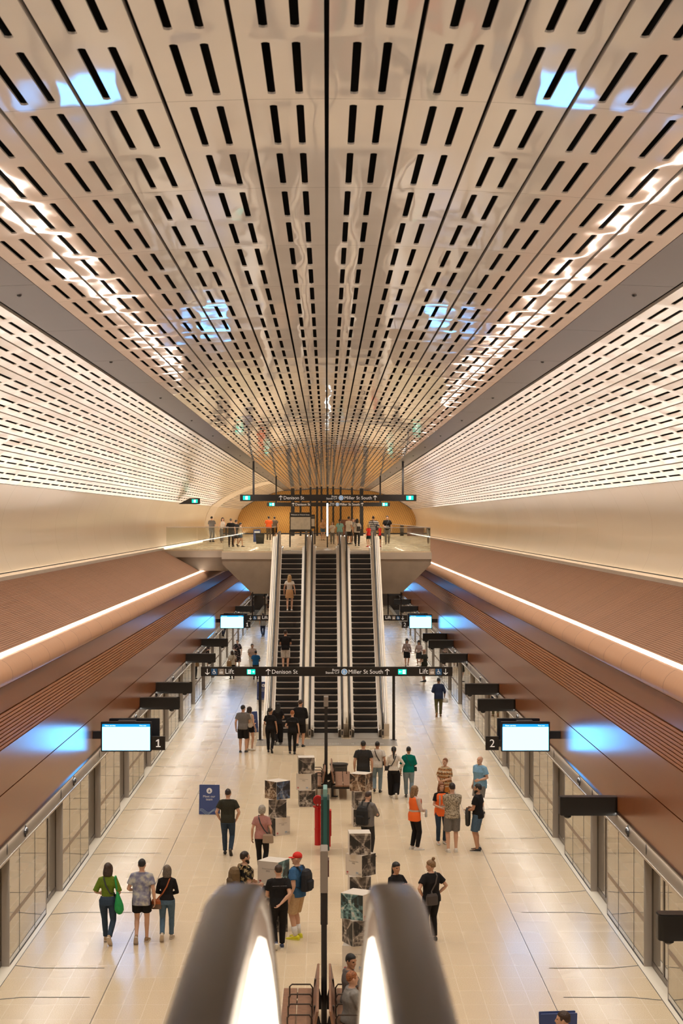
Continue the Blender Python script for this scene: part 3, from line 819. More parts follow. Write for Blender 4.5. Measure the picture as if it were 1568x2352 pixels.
    if bk != 'none':
        b = MB()
        wide = {'trousers':0.0,'jeans':0.0,'wide':0.045,'shorts':0.022,'denim':0.015,'longshorts':0.02,'skirt':0,'hot':0.008,'slim':0.002}[bk]
        gl = g*0.85
        if bk == 'skirt':
            b.loft_z([(0.62,hz+0.05,0.15,0),(0.8,hz+0.035,0.145,-0.005),(0.95,hz+0.018,0.132,-0.01),(1.05,wz+0.016,0.112,0.003)], n_t, SC @ S, pw=2.2)
        else:
            pel = [q for q in tor if 0.9 <= q[0] <= 1.0]
            secs = [(0.845, hz*0.93+gl, 0.112*bw+gl, -0.01)] + [(q[0], q[1]+gl, q[2]+gl, q[3]) for q in pel] + [(1.045, (wz+hz)/2+gl, 0.105*bw+gl, 0.0)]
            if sit: secs = [(q[0]+0.0, q[1], q[2], q[3]) for q in secs if q[0] > 0.84]
            b.loft_z(secs, n_t, SC @ S, pw=2.25)
            fr = {'shorts':0.66,'denim':0.62,'longshorts':0.93,'hot':0.42}.get(bk)
            for i in (0,1):
                h0, k0, a0 = hips[i], knees[i], ank[i]
                if fr:
                    e = h0+(k0-h0)*fr
                    limb(b, [h0+Vector((0,0,0.05)), h0+(k0-h0)*0.2, e], [fleg+gl, fleg+gl+wide*0.6, fleg*(0.98-0.2*fr)+gl+wide])
                else:
                    ae = k0+(a0-k0)*0.97
                    limb(b, [h0+Vector((0,0,0.05)), h0+(k0-h0)*0.25, h0+(k0-h0)*0.65, k0, k0+(a0-k0)*0.35, k0+(a0-k0)*0.75, ae],
                         [fleg+gl, fleg+gl+wide*0.7, fleg*0.82+gl+wide*0.9, fleg*0.66+gl+wide, fcalf+gl*0.9+wide, fcalf*0.82+gl+wide, 0.046+gl*0.9+wide*0.9])
        nm = {'trousers':'trousers','jeans':'jeans','wide':'wide_trousers','shorts':'shorts','denim':'denim_shorts','longshorts':'shorts','skirt':'skirt','hot':'shorts','slim':'trousers'}[bk]
        remesh(b.build(nm, bm, body), cv, None, 2)
    # ---- shoes
    shm = shoes if not isinstance(shoes, tuple) else mat('shoe %.2f %.2f %.2f' % shoes, shoes, 0.55)
    for i, sd in ((0,1),(1,-1)):
        fy = Vector((sd*0.10, 1, 0)).normalized(); tilt = 0.0
        if not sit and abs(step) > 0.3 and ((i == 0 and step < 0) or (i == 1 and step > 0)): tilt = -0.9
        fd = Vector((fy.x, fy.y*math.cos(tilt), math.sin(tilt))); up = Vector((0, -math.sin(tilt), math.cos(tilt))); sdv = fd.cross(up)
        a0 = ank[i]; b = MB()
        R = []
        for t, wd, h0, h1 in ((-0.085,0.022,-0.080,-0.02),(-0.07,0.036,-0.085,0.005),(-0.03,0.042,-0.085,0.015),(0.03,0.042,-0.085,0.0),(0.09,0.047,-0.085,-0.025),(0.15,0.046,-0.085,-0.042),(0.19,0.036,-0.083,-0.05),(0.208,0.018,-0.08,-0.06)):
            c = a0+fd*t
            ring = []
            for q in range(10):
                an = 2*PI*q/10
                ring.append(SC @ (c + sdv*wd*math.cos(an) + up*((h0+h1)/2 + (h1-h0)/2*max(-1,min(1,1.25*math.sin(an))))))
            R.append(ring)
        b.rings(R); so = b.build('shoe', shm, body, smooth=True)
        if shoe_sole and not far:
            q = MB(); R = []
            for t, wd in ((-0.088,0.024),(-0.07,0.039),(0.0,0.044),(0.09,0.05),(0.15,0.049),(0.195,0.037),(0.212,0.02)):
                c = a0+fd*t
                R.append([SC @ (c + sdv*wd + up*(-0.062)), SC @ (c - sdv*wd + up*(-0.062)), SC @ (c - sdv*wd + up*(-0.0865)), SC @ (c + sdv*wd + up*(-0.0865))])
            q.rings(R); q.build('sole', mat('sole %.2f %.2f %.2f' % shoe_sole, shoe_sole, 0.6), so)
    # ---- hair
    hk, hc = hair
    if hk != 'bald':
        b = MB(); hm = hair_mat(hc)
        th = 0.004 if hk in ('crop','short') else 0.012
        b.loft_z([(1.60,0.045+th,0.045+th,-0.052),(1.63,0.068+th,0.072+th,-0.03),(1.665,0.0775+th,0.088+th,-0.018),(1.70,0.0755+th,0.092+th,-0.010),(1.725,0.064+th,0.082+th,-0.008),(1.752,0.038+th,0.052+th,-0.008),(1.766,0.012+th,0.018+th,-0.008)] if hk != 'crop'
                 else [(1.62,0.05,0.05,-0.045),(1.66,0.0765,0.085,-0.018),(1.70,0.075,0.088,-0.010),(1.73,0.057,0.07,-0.008),(1.752,0.025,0.035,-0.008)], 14, HS)
        if hk == 'short':
            for sd in (1,-1): b.ball((sd*0.073,0.02,1.655), (0.012,0.022,0.03), 8, HS)
        elif hk in ('bob','long','vlong'):
            low = {'bob':1.47,'long':1.38,'vlong':1.22}[hk]
            b.loft_z([(low,0.072,0.024,-0.085),(low+0.04,0.096,0.04,-0.08),(1.56,0.102,0.06,-0.062),(1.62,0.096,0.075,-0.04),(1.68,0.085,0.086,-0.02),(1.72,0.06,0.07,-0.01)], 14, HS)
            for sd in (1,-1):
                b.tube([HS @ Vector(p) for p in ((sd*0.06,0.055,1.71),(sd*0.083,0.04,1.65),(sd*0.086,0.02,1.57),(sd*0.08,0.0,max(low,1.45)))], [0.018*s,0.02*s,0.021*s,0.014*s], 8)
        elif hk == 'round':
            b.loft_z([(1.535,0.06,0.045,-0.05),(1.56,0.09,0.075,-0.035),(1.61,0.103,0.098,-0.022),(1.67,0.104,0.108,-0.014),(1.72,0.09,0.096,-0.01),(1.765,0.055,0.06,-0.008),(1.785,0.015,0.02,-0.008)], 16, HS)
        elif hk == 'pony':
            b.ball((0,-0.115,1.67), (0.026,0.026,0.026), 8, HS)
            b.tube([HS @ Vector(p) for p in ((0,-0.11,1.67),(0,-0.145,1.62),(0,-0.14,1.52),(0,-0.135,1.40),(0,-0.13,1.33))], [0.024*s,0.03*s,0.032*s,0.024*s,0.01*s], 8)
        elif hk == 'bun':
            b.ball((0,-0.075,1.79), (0.042,0.042,0.038), 10, HS)
        elif hk == 'wavy':
            b.loft_z([(1.42,0.07,0.03,-0.09),(1.5,0.095,0.055,-0.075),(1.58,0.095,0.065,-0.055),(1.66,0.09,0.085,-0.025),(1.71,0.07,0.08,-0.01)], 14, HS)
            for sd in (1,-1): b.tube([HS @ Vector(p) for p in ((sd*0.06,0.06,1.70),(sd*0.088,0.035,1.63),(sd*0.095,0.0,1.53),(sd*0.085,-0.02,1.44))], [0.02*s,0.024*s,0.026*s,0.016*s], 8)
        elif hk == 'curly':
            for q in range(14):
                an = q*2.4; zz = 1.62+0.012*q
                b.ball((0.07*math.cos(an), -0.03+0.07*math.sin(an)*(1 if math.sin(an) < 0 else 0.6), zz), 0.036, 8, HS)
        remesh(b.build('hair', hm, body), 0.014 if far else 0.010, None, 1)
    # ---- extras that belong to the figure
    for e in extras:
        if isinstance(e, str): e = (e,)
        if e[0] == 'cap':
            b = MB(); b.loft_z([(1.655,0.083,0.104,-0.006),(1.70,0.083,0.102,-0.008),(1.735,0.068,0.084,-0.01),(1.765,0.035,0.045,-0.01),(1.772,0.01,0.012,-0.01)], 16, HS)
            o = b.build('cap', mat('cap %s' % e[1], e[2], 0.7), body, smooth=True)
            q = MB(); R = []
            for t in range(9):
                a = rad(20+140*t/8)
                p0 = Vector((0.082*math.cos(a), -0.006+0.1*math.sin(a), 1.667)); p1 = Vector((0.085*math.cos(a), 0.0+0.18*math.sin(a), 1.652 if True else 0))
                R.append([HS @ p0, HS @ p1, HS @ (p1-Vector((0,0,0.008))), HS @ (p0-Vector((0,0,0.008)))])
            q.rings(R); q.build('brim', mat('cap %s' % e[1], e[2], 0.7), o)
        elif e[0] == 'hat':
            b = MB(); b.loft_z([(1.70,0.17,0.185,-0.005),(1.706,0.175,0.19,-0.005),(1.712,0.095,0.11,-0.008),(1.75,0.088,0.102,-0.008),(1.80,0.08,0.09,-0.008),(1.81,0.05,0.06,-0.008)], 18, HS)
            b.build('hat', cloth('hat', e[1]), body, smooth=True)
        elif e[0] == 'beard':
            b = MB(); b.loft_z([(1.49,0.028,0.022,0.078),(1.515,0.05,0.045,0.058),(1.545,0.064,0.066,0.034),(1.575,0.068,0.076,0.014),(1.60,0.074,0.03,0.012)], 14, HS)
            remesh(b.build('beard', hair_mat(hc if hk != 'bald' else 'grey'), body), 0.010, None, 1)
        elif e[0] == 'vest':
            b = MB(); secs = [(q[0], max(q[1], chest*0.95, hz*1.02 if q[0] < 1.0 else 0)+g+0.018, max(q[2], 0.122*bw if q[0] < 1.0 else 0)+g+0.018, q[3]) for q in tor if 0.86 <= q[0] <= 1.43]
            b.loft_z([(0.80, secs[0][1], secs[0][2], secs[0][3])] + secs + [(1.455, 0.12, 0.088, -0.01)], n_t, SC @ S, pw=2.25)
            o = b.build('hi_vis_vest', mat('hi-vis orange', (0.95, 0.16, 0.02), 0.7), body); remesh(o, cv, None, 2)
            for zz in (1.08, ):
                q = MB()
                w1 = chest*0.95+g+0.0225
                R = [[SC @ S @ Vector((w1*math.copysign(abs(math.cos(a))**0.89, math.cos(a)), 0.006+(0.104*bw+g+0.0245)*math.copysign(abs(math.sin(a))**0.89, math.sin(a)), zz+dv)) for a in [2*PI*t/28 for t in range(28)]] for dv in (-0.028, 0.028)]
                q.rings(R, caps=False); q.build('reflective_band', mat('reflective tape', (0.55,0.5,0.45), 0.35, metal=0.3), o)
            for sd in (1,-1):
                q = MB(); R = []
                for zz, dy in ((1.06,0.128),(1.15,0.131),(1.25,0.145),(1.33,0.145),(1.40,0.128)):
                    R.append([SC @ S @ Vector((sd*0.085-0.022, dy*bw+g+0.01, zz)), SC @ S @ Vector((sd*0.085+0.022, dy*bw+g+0.01, zz)), SC @ S @ Vector((sd*0.085+0.022, dy*bw+g+0.004, zz)), SC @ S @ Vector((sd*0.085-0.022, dy*bw+g+0.004, zz))])
                q.rings(R); q.build('reflective_band', mat('reflective tape', (0.55,0.5,0.45), 0.35, metal=0.3), o)
        elif e[0] == 'backtext':
            b = S.copy()
            M = SC @ S @ Matrix.Translation((0, -(0.108*bw+g+0.020), 1.335)) @ Matrix.Rotation(PI/2, 4, 'X')
            o = text('sydney metro', shirt, mat('shirt print', (0.9,0.88,0.85), 0.7), 0, 0, 0, width=0.30, align='c', M=M)
        elif e[0] == 'lanyard':
            b = MB(); b.tube([SC @ T(p) for p in ((-0.06,0.03,1.475),(-0.045,0.125,1.36),(0,0.15,1.22),(0.045,0.125,1.36),(0.06,0.03,1.475))], [0.006*s]*5, 6); b.build('lanyard', BLACK, body)
        elif e[0] == 'sunglasses':
            b = MB()
            b.rbox(-0.062,0.062,0.098,0.108,1.632,1.662,0.008,2,'y',HS)
            for sd in (1,-1): b.box(sd*0.062,sd*0.07,0.0,0.1,1.648,1.655,HS)
            b.build('sunglasses', BLACK, body)
        elif e[0] == 'socks':
            for i in (0,1):
                b = MB(); limb(b, [knees[i]+(ank[i]-knees[i])*0.55, knees[i]+(ank[i]-knees[i])*0.8, ank[i]], [fcalf*0.9+0.006, fcalf*0.78+0.008, 0.046]); b.build('sock', cloth('white sock', (0.75,0.72,0.68)), body, smooth=True)
    PEOPLE[key] = dict(o=body, S=S, s=s, sho=sho, elb=elb, wri=wri, HM=HM, x=x, y=y, z=z, h=heading, bw=bw, tor=tor, shirt=shirt)
    return body
def carry(key, name, label, cat):
    """an empty thing placed at a person's feet, so that what they carry can be built in their own frame"""
    p = PEOPLE[key]
    return thing(name, (p['x'], p['y'], p['z']), label, cat, rz=-rad(p['h']))
def strap_path(key, sd, low, n=None):
    """points of a strap from the left/right shoulder across the chest and back to LOW at the other hip"""
    p = PEOPLE[key]; s, S = p['s'], p['S']
    hi = 0.07*sd; bw = p['bw']
    fr = [(hi*1.2,-0.02,1.505),(hi*1.0,0.105,1.43),(hi*0.1,0.165,1.28),(-hi*1.3,0.15,1.12),low]
    bk = [(hi*1.2,-0.02,1.505),(hi*1.0,-0.115,1.43),(hi*0.2,-0.15,1.28),(-hi*1.2,-0.145,1.12),low]
    f = lambda L: [Matrix.Scale(s,4) @ (S @ Vector((q[0]*(0.5+0.5*bw), q[1]*bw, q[2]))) for q in L]
    return f(fr), f(bk)
def shoulder_bag(key, label, sd, low, size, col, strapcol, cat='bag', name='shoulder_bag', flap=None):
    p = PEOPLE[key]; s = p['s']
    t = carry(key, name, label, cat)
    fr, bk = strap_path(key, sd, (low[0], low[1], low[2]+size[2]*0.45))
    b = MB(); b.tube(fr, [(0.016*s, 0.004*s)]*5, 6); b.tube(bk, [(0.016*s, 0.004*s)]*5, 6)
    b.build('strap', mat('strap %.2f %.2f' % strapcol[:2], strapcol, 0.6), t)
    c = Vector(low)*s; w_, d_, h_ = (q*s/2 for q in size)
    b = MB(); b.loft_z([(c.z-h_,w_*0.86,d_*0.9,c.y,c.x),(c.z-h_*0.9,w_,d_,c.y,c.x),(c.z+h_*0.6,w_*0.95,d_*0.85,c.y,c.x),(c.z+h_,w_*0.8,d_*0.45,c.y,c.x)], 18, pw=4)
    b.build('pouch', mat('bag %.2f %.2f %.2f' % col, col, 0.65), t, smooth=False)
    if flap:
        b = MB(); b.loft_z([(c.z+h_*0.05,w_*1.03,d_*0.95,c.y,c.x),(c.z+h_*0.7,w_*0.99,d_*0.9,c.y,c.x),(c.z+h_*1.06,w_*0.84,d_*0.5,c.y,c.x)], 18, pw=4); b.build('flap', mat('bag %.2f %.2f %.2f' % flap, flap, 0.65), t)
    return t
def backpack(key, label, col, strap=(0.02,0.02,0.02), size=(0.30,0.17,0.44), zc_=1.22):
    p = PEOPLE[key]; s, S = p['s'], p['S']; M = Matrix.Scale(s, 4) @ S
    t = carry(key, 'backpack', label, 'backpack')
    y0 = -(0.13*p['bw']+size[1]/2); w_, d_, h_ = (q/2 for q in size)
    b = MB(); b.loft_z([(zc_-h_,w_*0.9,d_*0.85,y0),(zc_-h_*0.9,w_,d_,y0),(zc_+h_*0.5,w_*0.96,d_*0.92,y0),(zc_+h_*0.85,w_*0.8,d_*0.7,y0+0.01),(zc_+h_,w_*0.5,d_*0.4,y0+0.02)], 20, M, pw=3.5)
    b.build('pack_body', mat('pack %.3f %.3f %.3f' % col, col, 0.8, noise=0.15, nscale=30), t, smooth=False)
    b = MB(); b.loft_z([(zc_-h_*0.8,w_*0.75,0.03,y0-d_),(zc_-h_*0.1,w_*0.8,0.035,y0-d_),(zc_+h_*0.05,w_*0.6,0.015,y0-d_)], 16, M, pw=3.5); b.build('pocket', mat('pack pocket %.3f' % col[0], tuple(c*0.8 for c in col), 0.8), t)
    for sd in (1,-1):
        b = MB(); b.tube([M @ Vector(q) for q in ((sd*0.09,y0+d_,zc_+h_*0.8),(sd*0.10,-0.08,1.49),(sd*0.115,0.05,1.475),(sd*0.125,0.135,1.38),(sd*0.13,0.135,1.25),(sd*0.165,0.06,1.12),(sd*0.14,y0+d_*0.8,1.06))], [(0.026*s,0.008*s)]*7, 6)
        b.build('strap', mat('strap %.2f %.2f' % strap[:2], strap, 0.7), t)
    return t
# ------------------------------------------------------------------ escalators
STEP_M = mat('step black', (0.018,0.014,0.012), 0.5); STEP_E = mat('step edge', (0.40,0.33,0.27), 0.5); RUBBER = mat('handrail rubber', (0.04,0.027,0.021), 0.27, spec=0.28)
RUBBER_D = mat('dark handrail rubber', (0.03,0.024,0.021), 0.35)
LITP = mat('lit balustrade panel', (0.9,0.85,0.78), 0.5, emit=(1.0,0.9,0.76), es=1.5)
STEEL_S = mat('satin escalator metal', (0.78,0.70,0.61), 0.38, metal=0.1)
SKL = mat('skirt light', (0.9,0.85,0.8), 0.5, emit=(1.0,0.92,0.8), es=2.2)
PLATE = mat('floor plate metal', (0.42,0.38,0.33), 0.4, metal=0.6)
def escalator(c, label, conv=lambda y: y, hh=0.97, ho=0.655, left_out=False, right_out=False, rub=RUBBER_D, lit=None, group='escalators'):
    t = thing('escalator', (c, conv(70.8), 0), label, 'escalator', group)
    oy = conv(70.8)
    P = lambda x, y, z: (x, conv(y)-oy, z)
    rev = conv(1) < conv(0)
    def qstrip(mb, A, B):
        for i in range(len(A)-1):
            f = [P(*A[i]), P(*B[i]), P(*B[i+1]), P(*A[i+1])]
            mb.add(f, [(0,1,2,3)])
    def bx(mb, x0, x1, y0, y1, z0, z1): mb.box(x0, x1, conv(y0)-oy, conv(y1)-oy, z0, z1)
    for i in range(31):
        y = 70.8+0.4*i; z = 0.23*i
        b = MB(); b.use(STEP_M); bx(b, -0.49, 0.49, y+0.012, y+0.41, z+0.0, z+0.215)
        b.use(STEP_E); bx(b, -0.49, 0.49, y, y+0.06, z+0.195, z+0.23); b.use(STEP_M); bx(b, -0.49, 0.49, y+0.06, y+0.40, z+0.21, z+0.226)
        for x in (-0.485, 0.44): b.use(STEP_E); bx(b, x, x+0.045, y+0.06, y+0.4, z+0.226, z+0.231)
        b.build('step', None, t)
    b = MB(); b.use(PLATE); bx(b, -0.62, 0.62, 68.95, 70.82, 0.001, 0.02); b.build('floor_plate', None, t); b = MB(); b.use(PLATE); bx(b, -0.62, 0.62, 83.2, 86.2, 7.12, 7.215)
    b.use(STEEL_S); bx(b, -0.5, 0.5, 83.12, 83.34, 7.10, 7.235)
    b.build('top_plate', None, t)
    line = lambda y: min(max(0.575*(y-70.8), 0.0), 7.13)
    hr = [(69.62,0.22),(69.42,0.30),(69.30,0.46),(69.29,hh-0.33),(69.37,hh-0.13),(69.52,hh-0.03),(69.72,hh)] + [(70.4,hh),(70.9,hh+0.06),(71.3,hh+0.575*0.5)] + [(72+i, hh+0.575*(1.2+i)) for i in range(11)] + \
         [(82.7,hh+0.575*11.9),(83.1,hh+7.03),(83.45,hh+7.14),(83.8,hh+7.19),(84.3,7.2+hh),(85.7,7.2+hh),(85.93,7.2+hh-0.04),(86.08,7.2+hh-0.16),(86.12,7.2+hh-0.34),(86.05,7.2+hh-0.52),(85.9,7.2+0.3)]
    ys = [69.4,69.7,70.4,70.9,71.3] + [72+i for i in range(11)] + [82.7,83.1,83.45,83.8,84.3,85.7,86.0]
    top = [hh-0.13,hh-0.03,hh-0.03,hh+0.03,hh+0.2575] + [hh-0.03+0.575*(1.2+i) for i in range(11)] + [hh-0.03+0.575*11.9,hh+7.0,hh+7.11,hh+7.16,hh+7.17,hh+7.17,hh+7.08]
    for sd in (-1, 1):
        b = MB(); b.tube([P(sd*ho, y, z-0.018) for y, z in hr], [(0.041, 0.02)]*len(hr), 20, up=(1,0,0), pw=3.6); b.build('handrail', rub, t, smooth=True)
        # balustrade wall under it, with the inner sill beside the steps
        b = MB(); b.use(STEEL_S)
        for xo in (ho-0.03, ho+0.02):
            qstrip(b, [(sd*xo, y, z) for y, z in zip(ys, top)], [(sd*xo, y, line(y)+0.16) for y in ys])
        qstrip(b, [(sd*(ho-0.03), y, z) for y, z in zip(ys, top)], [(sd*(ho+0.02), y, z) for y, z in zip(ys, top)])
        b.build('balustrade', None, t)
        b = MB(); b.use(STEEL_S)
        qstrip(b, [(sd*0.495, y, line(y)+0.05) for y in ys], [(sd*0.495, y, line(y)+0.29) for y in ys])
        b.use(STEEL_S); qstrip(b, [(sd*0.495, y, line(y)+0.29) for y in ys], [(sd*0.625, y, line(y)+0.36) for y in ys])
        b.build('skirt', None, t)
        if not lit:
            b = MB(); qstrip(b, [(sd*0.494, y, line(y)+0.262) for y in ys], [(sd*0.494, y, line(y)+0.288) for y in ys]); b.build('skirt_light', SKL, t)
        b = MB(); xo = 0.815
        out = (sd < 0 and left_out) or (sd > 0 and right_out)
        if out: xo = 0.93
        d0 = 0.30 if lit else 0.80
        b.use(CREAM)
        dy = [69.95] + ys[2:]
        for xa_, xb_, dz_, m_ in (((0.715,xo,0,CREAM),) if not out else ((0.715,0.755,0,CREAM),(0.755,0.78,-0.03,BLACK),(0.78,0.835,0,STEEL_S),(0.835,0.85,-0.02,BLACK),(0.85,xo,0,CREAM))):
            b.use(m_); qstrip(b, [(sd*xa_, y, line(y)+d0*(0.6 if y < 70.5 else 1)+dz_) for y in dy], [(sd*xb_, y, line(y)+d0*(0.6 if y < 70.5 else 1)+dz_) for y in dy])
        b.use(CREAM)
        qstrip(b, [(sd*0.715, y, line(y)+d0*(0.6 if y < 70.5 else 1)) for y in dy], [(sd*0.715, y, line(y)+0.16) for y in dy])
        qstrip(b, [(sd*xo, y, line(y)+d0*(0.6 if y < 70.5 else 1)) for y in dy], [(sd*xo, y, max(0.0, line(y)-1.0)) for y in dy])
        b.add([P(sd*0.715,69.95,0.0), P(sd*xo,69.95,0.0), P(sd*xo,69.95,d0*0.6), P(sd*0.715,69.95,d0*0.6)], [(0,1,2,3)])
        if out:
            b.use(STEEL_L); qstrip(b, [(sd*(xo+0.002), y, line(y)+0.42) for y in dy], [(sd*(xo+0.002), y, line(y)+0.34) for y in dy])
        b.build('deck', None, t)
        b = MB(); b.use(STEEL)
        bx(b, sd*0.60, sd*0.70, 69.30, 69.95, 0.0, 0.34); b.use(BLACK); bx(b, sd*0.625, sd*0.675, 69.27, 69.31, 0.12, 0.28)
        b.use(STEEL_L); bx(b, sd*0.50, sd*0.60, 69.75, 70.6, 0.0, 0.36)
        b.build('newel', None, t)
        if lit:
            b = MB(); y0, y1 = lit
            yy = [y0+(y1-y0)*i/14 for i in range(15)]
            tp = []
            for y in yy:
                k_ = max(i for i in range(len(ys)-1) if ys[i] <= y); f = (y-ys[k_])/(ys[k_+1]-ys[k_]); tp.append(top[k_]*(1-f)+top[k_+1]*f)
            qstrip(b, [(sd*(ho+0.037), y, z-0.055) for y, z in zip(yy, tp)], [(sd*(ho+0.037), y, line(y)+d0+0.14) for y in yy])
            b.build('lit_panel', LITP, t)
            b = MB(); qstrip(b, [(sd*(ho+0.035), y, z-0.01) for y, z in zip(ys, top)], [(sd*(ho+0.035), y, line(y)+d0+0.02) for y in ys]); b.build('panel_frame', mat('bronze panel frame', (0.16,0.115,0.085), 0.35, metal=0.4), t)
        else:
            b = MB(); bx(b, sd*0.70, sd*0.74, 84.6, 84.68, 7.32, 7.98); b.build('newel_light', LITP, t)
    b = MB()
    yy = ys[3:-1]
    qstrip(b, [(-0.8, y, max(0.0, line(y)-1.0)) for y in yy], [(0.8, y, max(0.0, line(y)-1.0)) for y in yy]); b.build('truss_cladding', CREAM, t)
    return t
for c, lb in ((-1.66, 'long escalator on the left of the three, with two people riding it'), (-0.03, 'empty middle escalator of the three rising to the concourse'), (1.60, 'empty escalator on the right of the three rising to the concourse')):
    escalator(c, lb, left_out=c < -1, right_out=c > 1)
near = lambda y: 86.57-y
escalator(-0.845, 'near escalator whose brown handrail curves over at bottom left of centre', near, hh=1.0, ho=0.69, rub=RUBBER, lit=(81.4, 85.7), group='near escalators')
escalator(0.808, 'near escalator whose brown handrail curves over at bottom right of centre', near, hh=1.0, ho=0.69, rub=RUBBER, lit=(81.4, 85.7), group='near escalators')
b = MB(); b.use(PLATE).box(-2.75, 2.75, 66.9, 68.94, 0.001, 0.006)
b.use(mat('white stud', (0.85,0.82,0.76), 0.3, metal=0.1))
for c in (-1.66, -0.03, 1.60):
    for r in range(3):
        for q in range(20): b.cyl((c-0.62+q*0.065, 67.35+0.16*r, 0.006), (c-0.62+q*0.065, 67.35+0.16*r, 0.016), 0.02, n=8)
tag(b.build('tactile_floor_strip'), 'grey metal floor strip with rows of white studs before the three escalators', 'floor strip')

# ------------------------------------------------------------------ overhead signs
SIGN = mat('sign black', (0.018,0.015,0.014), 0.4); WHITE = mat('sign white', (0.78,0.74,0.68), 0.5, emit=(1,0.95,0.88), es=0.25); SBLUE = mat('sign blue', (0.03,0.14,0.36), 0.5); SGREY = mat('sign grey', (0.33,0.27,0.22), 0.5)
GREEN = mat('exit green', (0.0,0.35,0.24), 0.4, emit=(0.0,0.55,0.42), es=1.1); GLOW = mat('exit white', (0.9,0.95,0.92), 0.4, emit=(0.8,1,0.95), es=1.3)
SBLUE_L = mat('bus blue', (0.18,0.42,0.72), 0.5, emit=(0.2,0.45,0.8), es=0.2)
def arrow(parent, x, y, z, h, d='up', m=None, name='arrow'):
    t = h*0.11; b = MB(); pts = {'up':(0,1),'down':(0,-1),'left':(-1,0),'right':(1,0)}[d]
    dx, dz = pts; px_, pz_ = -dz, dx
    def S2(a, w0): return (x+dx*a+px_*w0, y, z+dz*a+pz_*w0)
    b.add([S2(-h/2,-t/2), S2(-h/2,t/2), S2(h*0.42,t/2), S2(h*0.42,-t/2)], [(0,1,2,3)])
    for s_ in (1,-1):
        b.add([S2(h/2,0), S2(h/2-t*1.5,0), S2(h*0.08,s_*h*0.34), S2(h*0.08+t*1.1,s_*(h*0.34+t*0.45))], [(0,1,2,3)])
    return b.build(name, m or WHITE, parent)
def disc(b, x, y, z, r, n=18): b.add([(x+r*math.cos(2*PI*k/n), y, z+r*math.sin(2*PI*k/n)) for k in range(n)], [tuple(range(n))[::-1]])
def bar2(b, x0, z0, x1, z1, w_, y):
    d = Vector((x1-x0, z1-z0)).normalized(); p = Vector((-d.y, d.x))*w_/2
    b.add([(x0+p.x,y,z0+p.y),(x0-p.x,y,z0-p.y),(x1-p.x,y,z1-p.y),(x1+p.x,y,z1+p.y)], [(0,1,2,3)])
def exit_icon(parent, x, y, z, w_, h, ar=None):
    b = MB(); b.box(x-w_/2, x+w_/2, y-0.012, y, z-h/2, z+h/2); o = b.build('exit_panel', GREEN, parent)
    b = MB(); xx = x if ar is None else (x-w_*0.22 if ar == 'right' else x+w_*0.22); u = h*0.36; yy = y-0.014
    b.add([(xx-u*0.75,yy,z-u*1.1),(xx+u*0.75,yy,z-u*1.1),(xx+u*0.75,yy,z+u*1.1),(xx-u*0.75,yy,z+u*1.1)], [(0,1,2,3)])
    b.build('doorway_symbol', GLOW, o)
    b = MB(); yy = y-0.016; disc(b, xx+u*0.15, yy, z+u*0.72, u*0.2, 10)
    bar2(b, xx, z-u*0.1, xx+u*0.1, z+u*0.5, u*0.34, yy); bar2(b, xx, z-u*0.1, xx+u*0.42, z-u*0.5, u*0.2, yy); bar2(b, xx, z-u*0.1, xx-u*0.3, z-u*0.75, u*0.2, yy); bar2(b, xx+u*0.1, z+u*0.4, xx+u*0.5, z+u*0.1, u*0.14, yy); bar2(b, xx+u*0.1, z+u*0.4, xx-u*0.35, z+u*0.2, u*0.14, yy)
    b.build('running_figure', GREEN, o)
    if ar: arrow(o, x+(w_*0.24 if ar == 'right' else -w_*0.24), y-0.014, z, h*0.55, ar, GLOW)
def wheelchair(parent, x, y, z, s_):
    b = MB(); b.rbox(x-s_/2, x+s_/2, y-0.006, y, z-s_/2, z+s_/2, s_*0.08); o = b.build('access_symbol', SBLUE, parent)
    b = MB(); yy = y-0.008; disc(b, x-s_*0.06, yy, z+s_*0.33, s_*0.075, 10)
    bar2(b, x-s_*0.06, z+s_*0.24, x-s_*0.03, z-s_*0.02, s_*0.09, yy); bar2(b, x-s_*0.04, z+s_*0.1, x+s_*0.14, z+s_*0.1, s_*0.06, yy); bar2(b, x-s_*0.05, z-s_*0.02, x+s_*0.15, z-s_*0.02, s_*0.08, yy); bar2(b, x+s_*0.15, z, x+s_*0.25, z-s_*0.28, s_*0.08, yy)
    for k_ in range(9):
        a, a2 = rad(110+k_*25), rad(110+(k_+1)*25); r = s_*0.21
        bar2(b, x-s_*0.04+r*math.cos(a), z-s_*0.12+r*math.sin(a), x-s_*0.04+r*math.cos(a2), z-s_*0.12+r*math.sin(a2), s_*0.06, yy)
    b.build('wheelchair_figure', WHITE, o)
def lift_icon(parent, x, y, z, s_):
    b = MB(); b.rbox(x-s_/2, x+s_/2, y-0.006, y, z-s_/2, z+s_/2, s_*0.06); o = b.build('lift_symbol', SGREY, parent)
    b = MB(); yy = y-0.008
    for k_ in (-1,0,1):
        disc(b, x+k_*s_*0.2, yy, z+s_*0.08, s_*0.06, 8); bar2(b, x+k_*s_*0.2, z-s_*0.3, x+k_*s_*0.2, z-0.01*s_, s_*0.13, yy)
    b.add([(x-s_*0.2,yy,z+s_*0.24),(x-s_*0.05,yy,z+s_*0.24),(x-s_*0.125,yy,z+s_*0.4)], [(0,1,2)]); b.add([(x+s_*0.05,yy,z+s_*0.4),(x+s_*0.125,yy,z+s_*0.24),(x+s_*0.2,yy,z+s_*0.4)], [(0,1,2)])
    b.build('symbol_marking', WHITE, o)
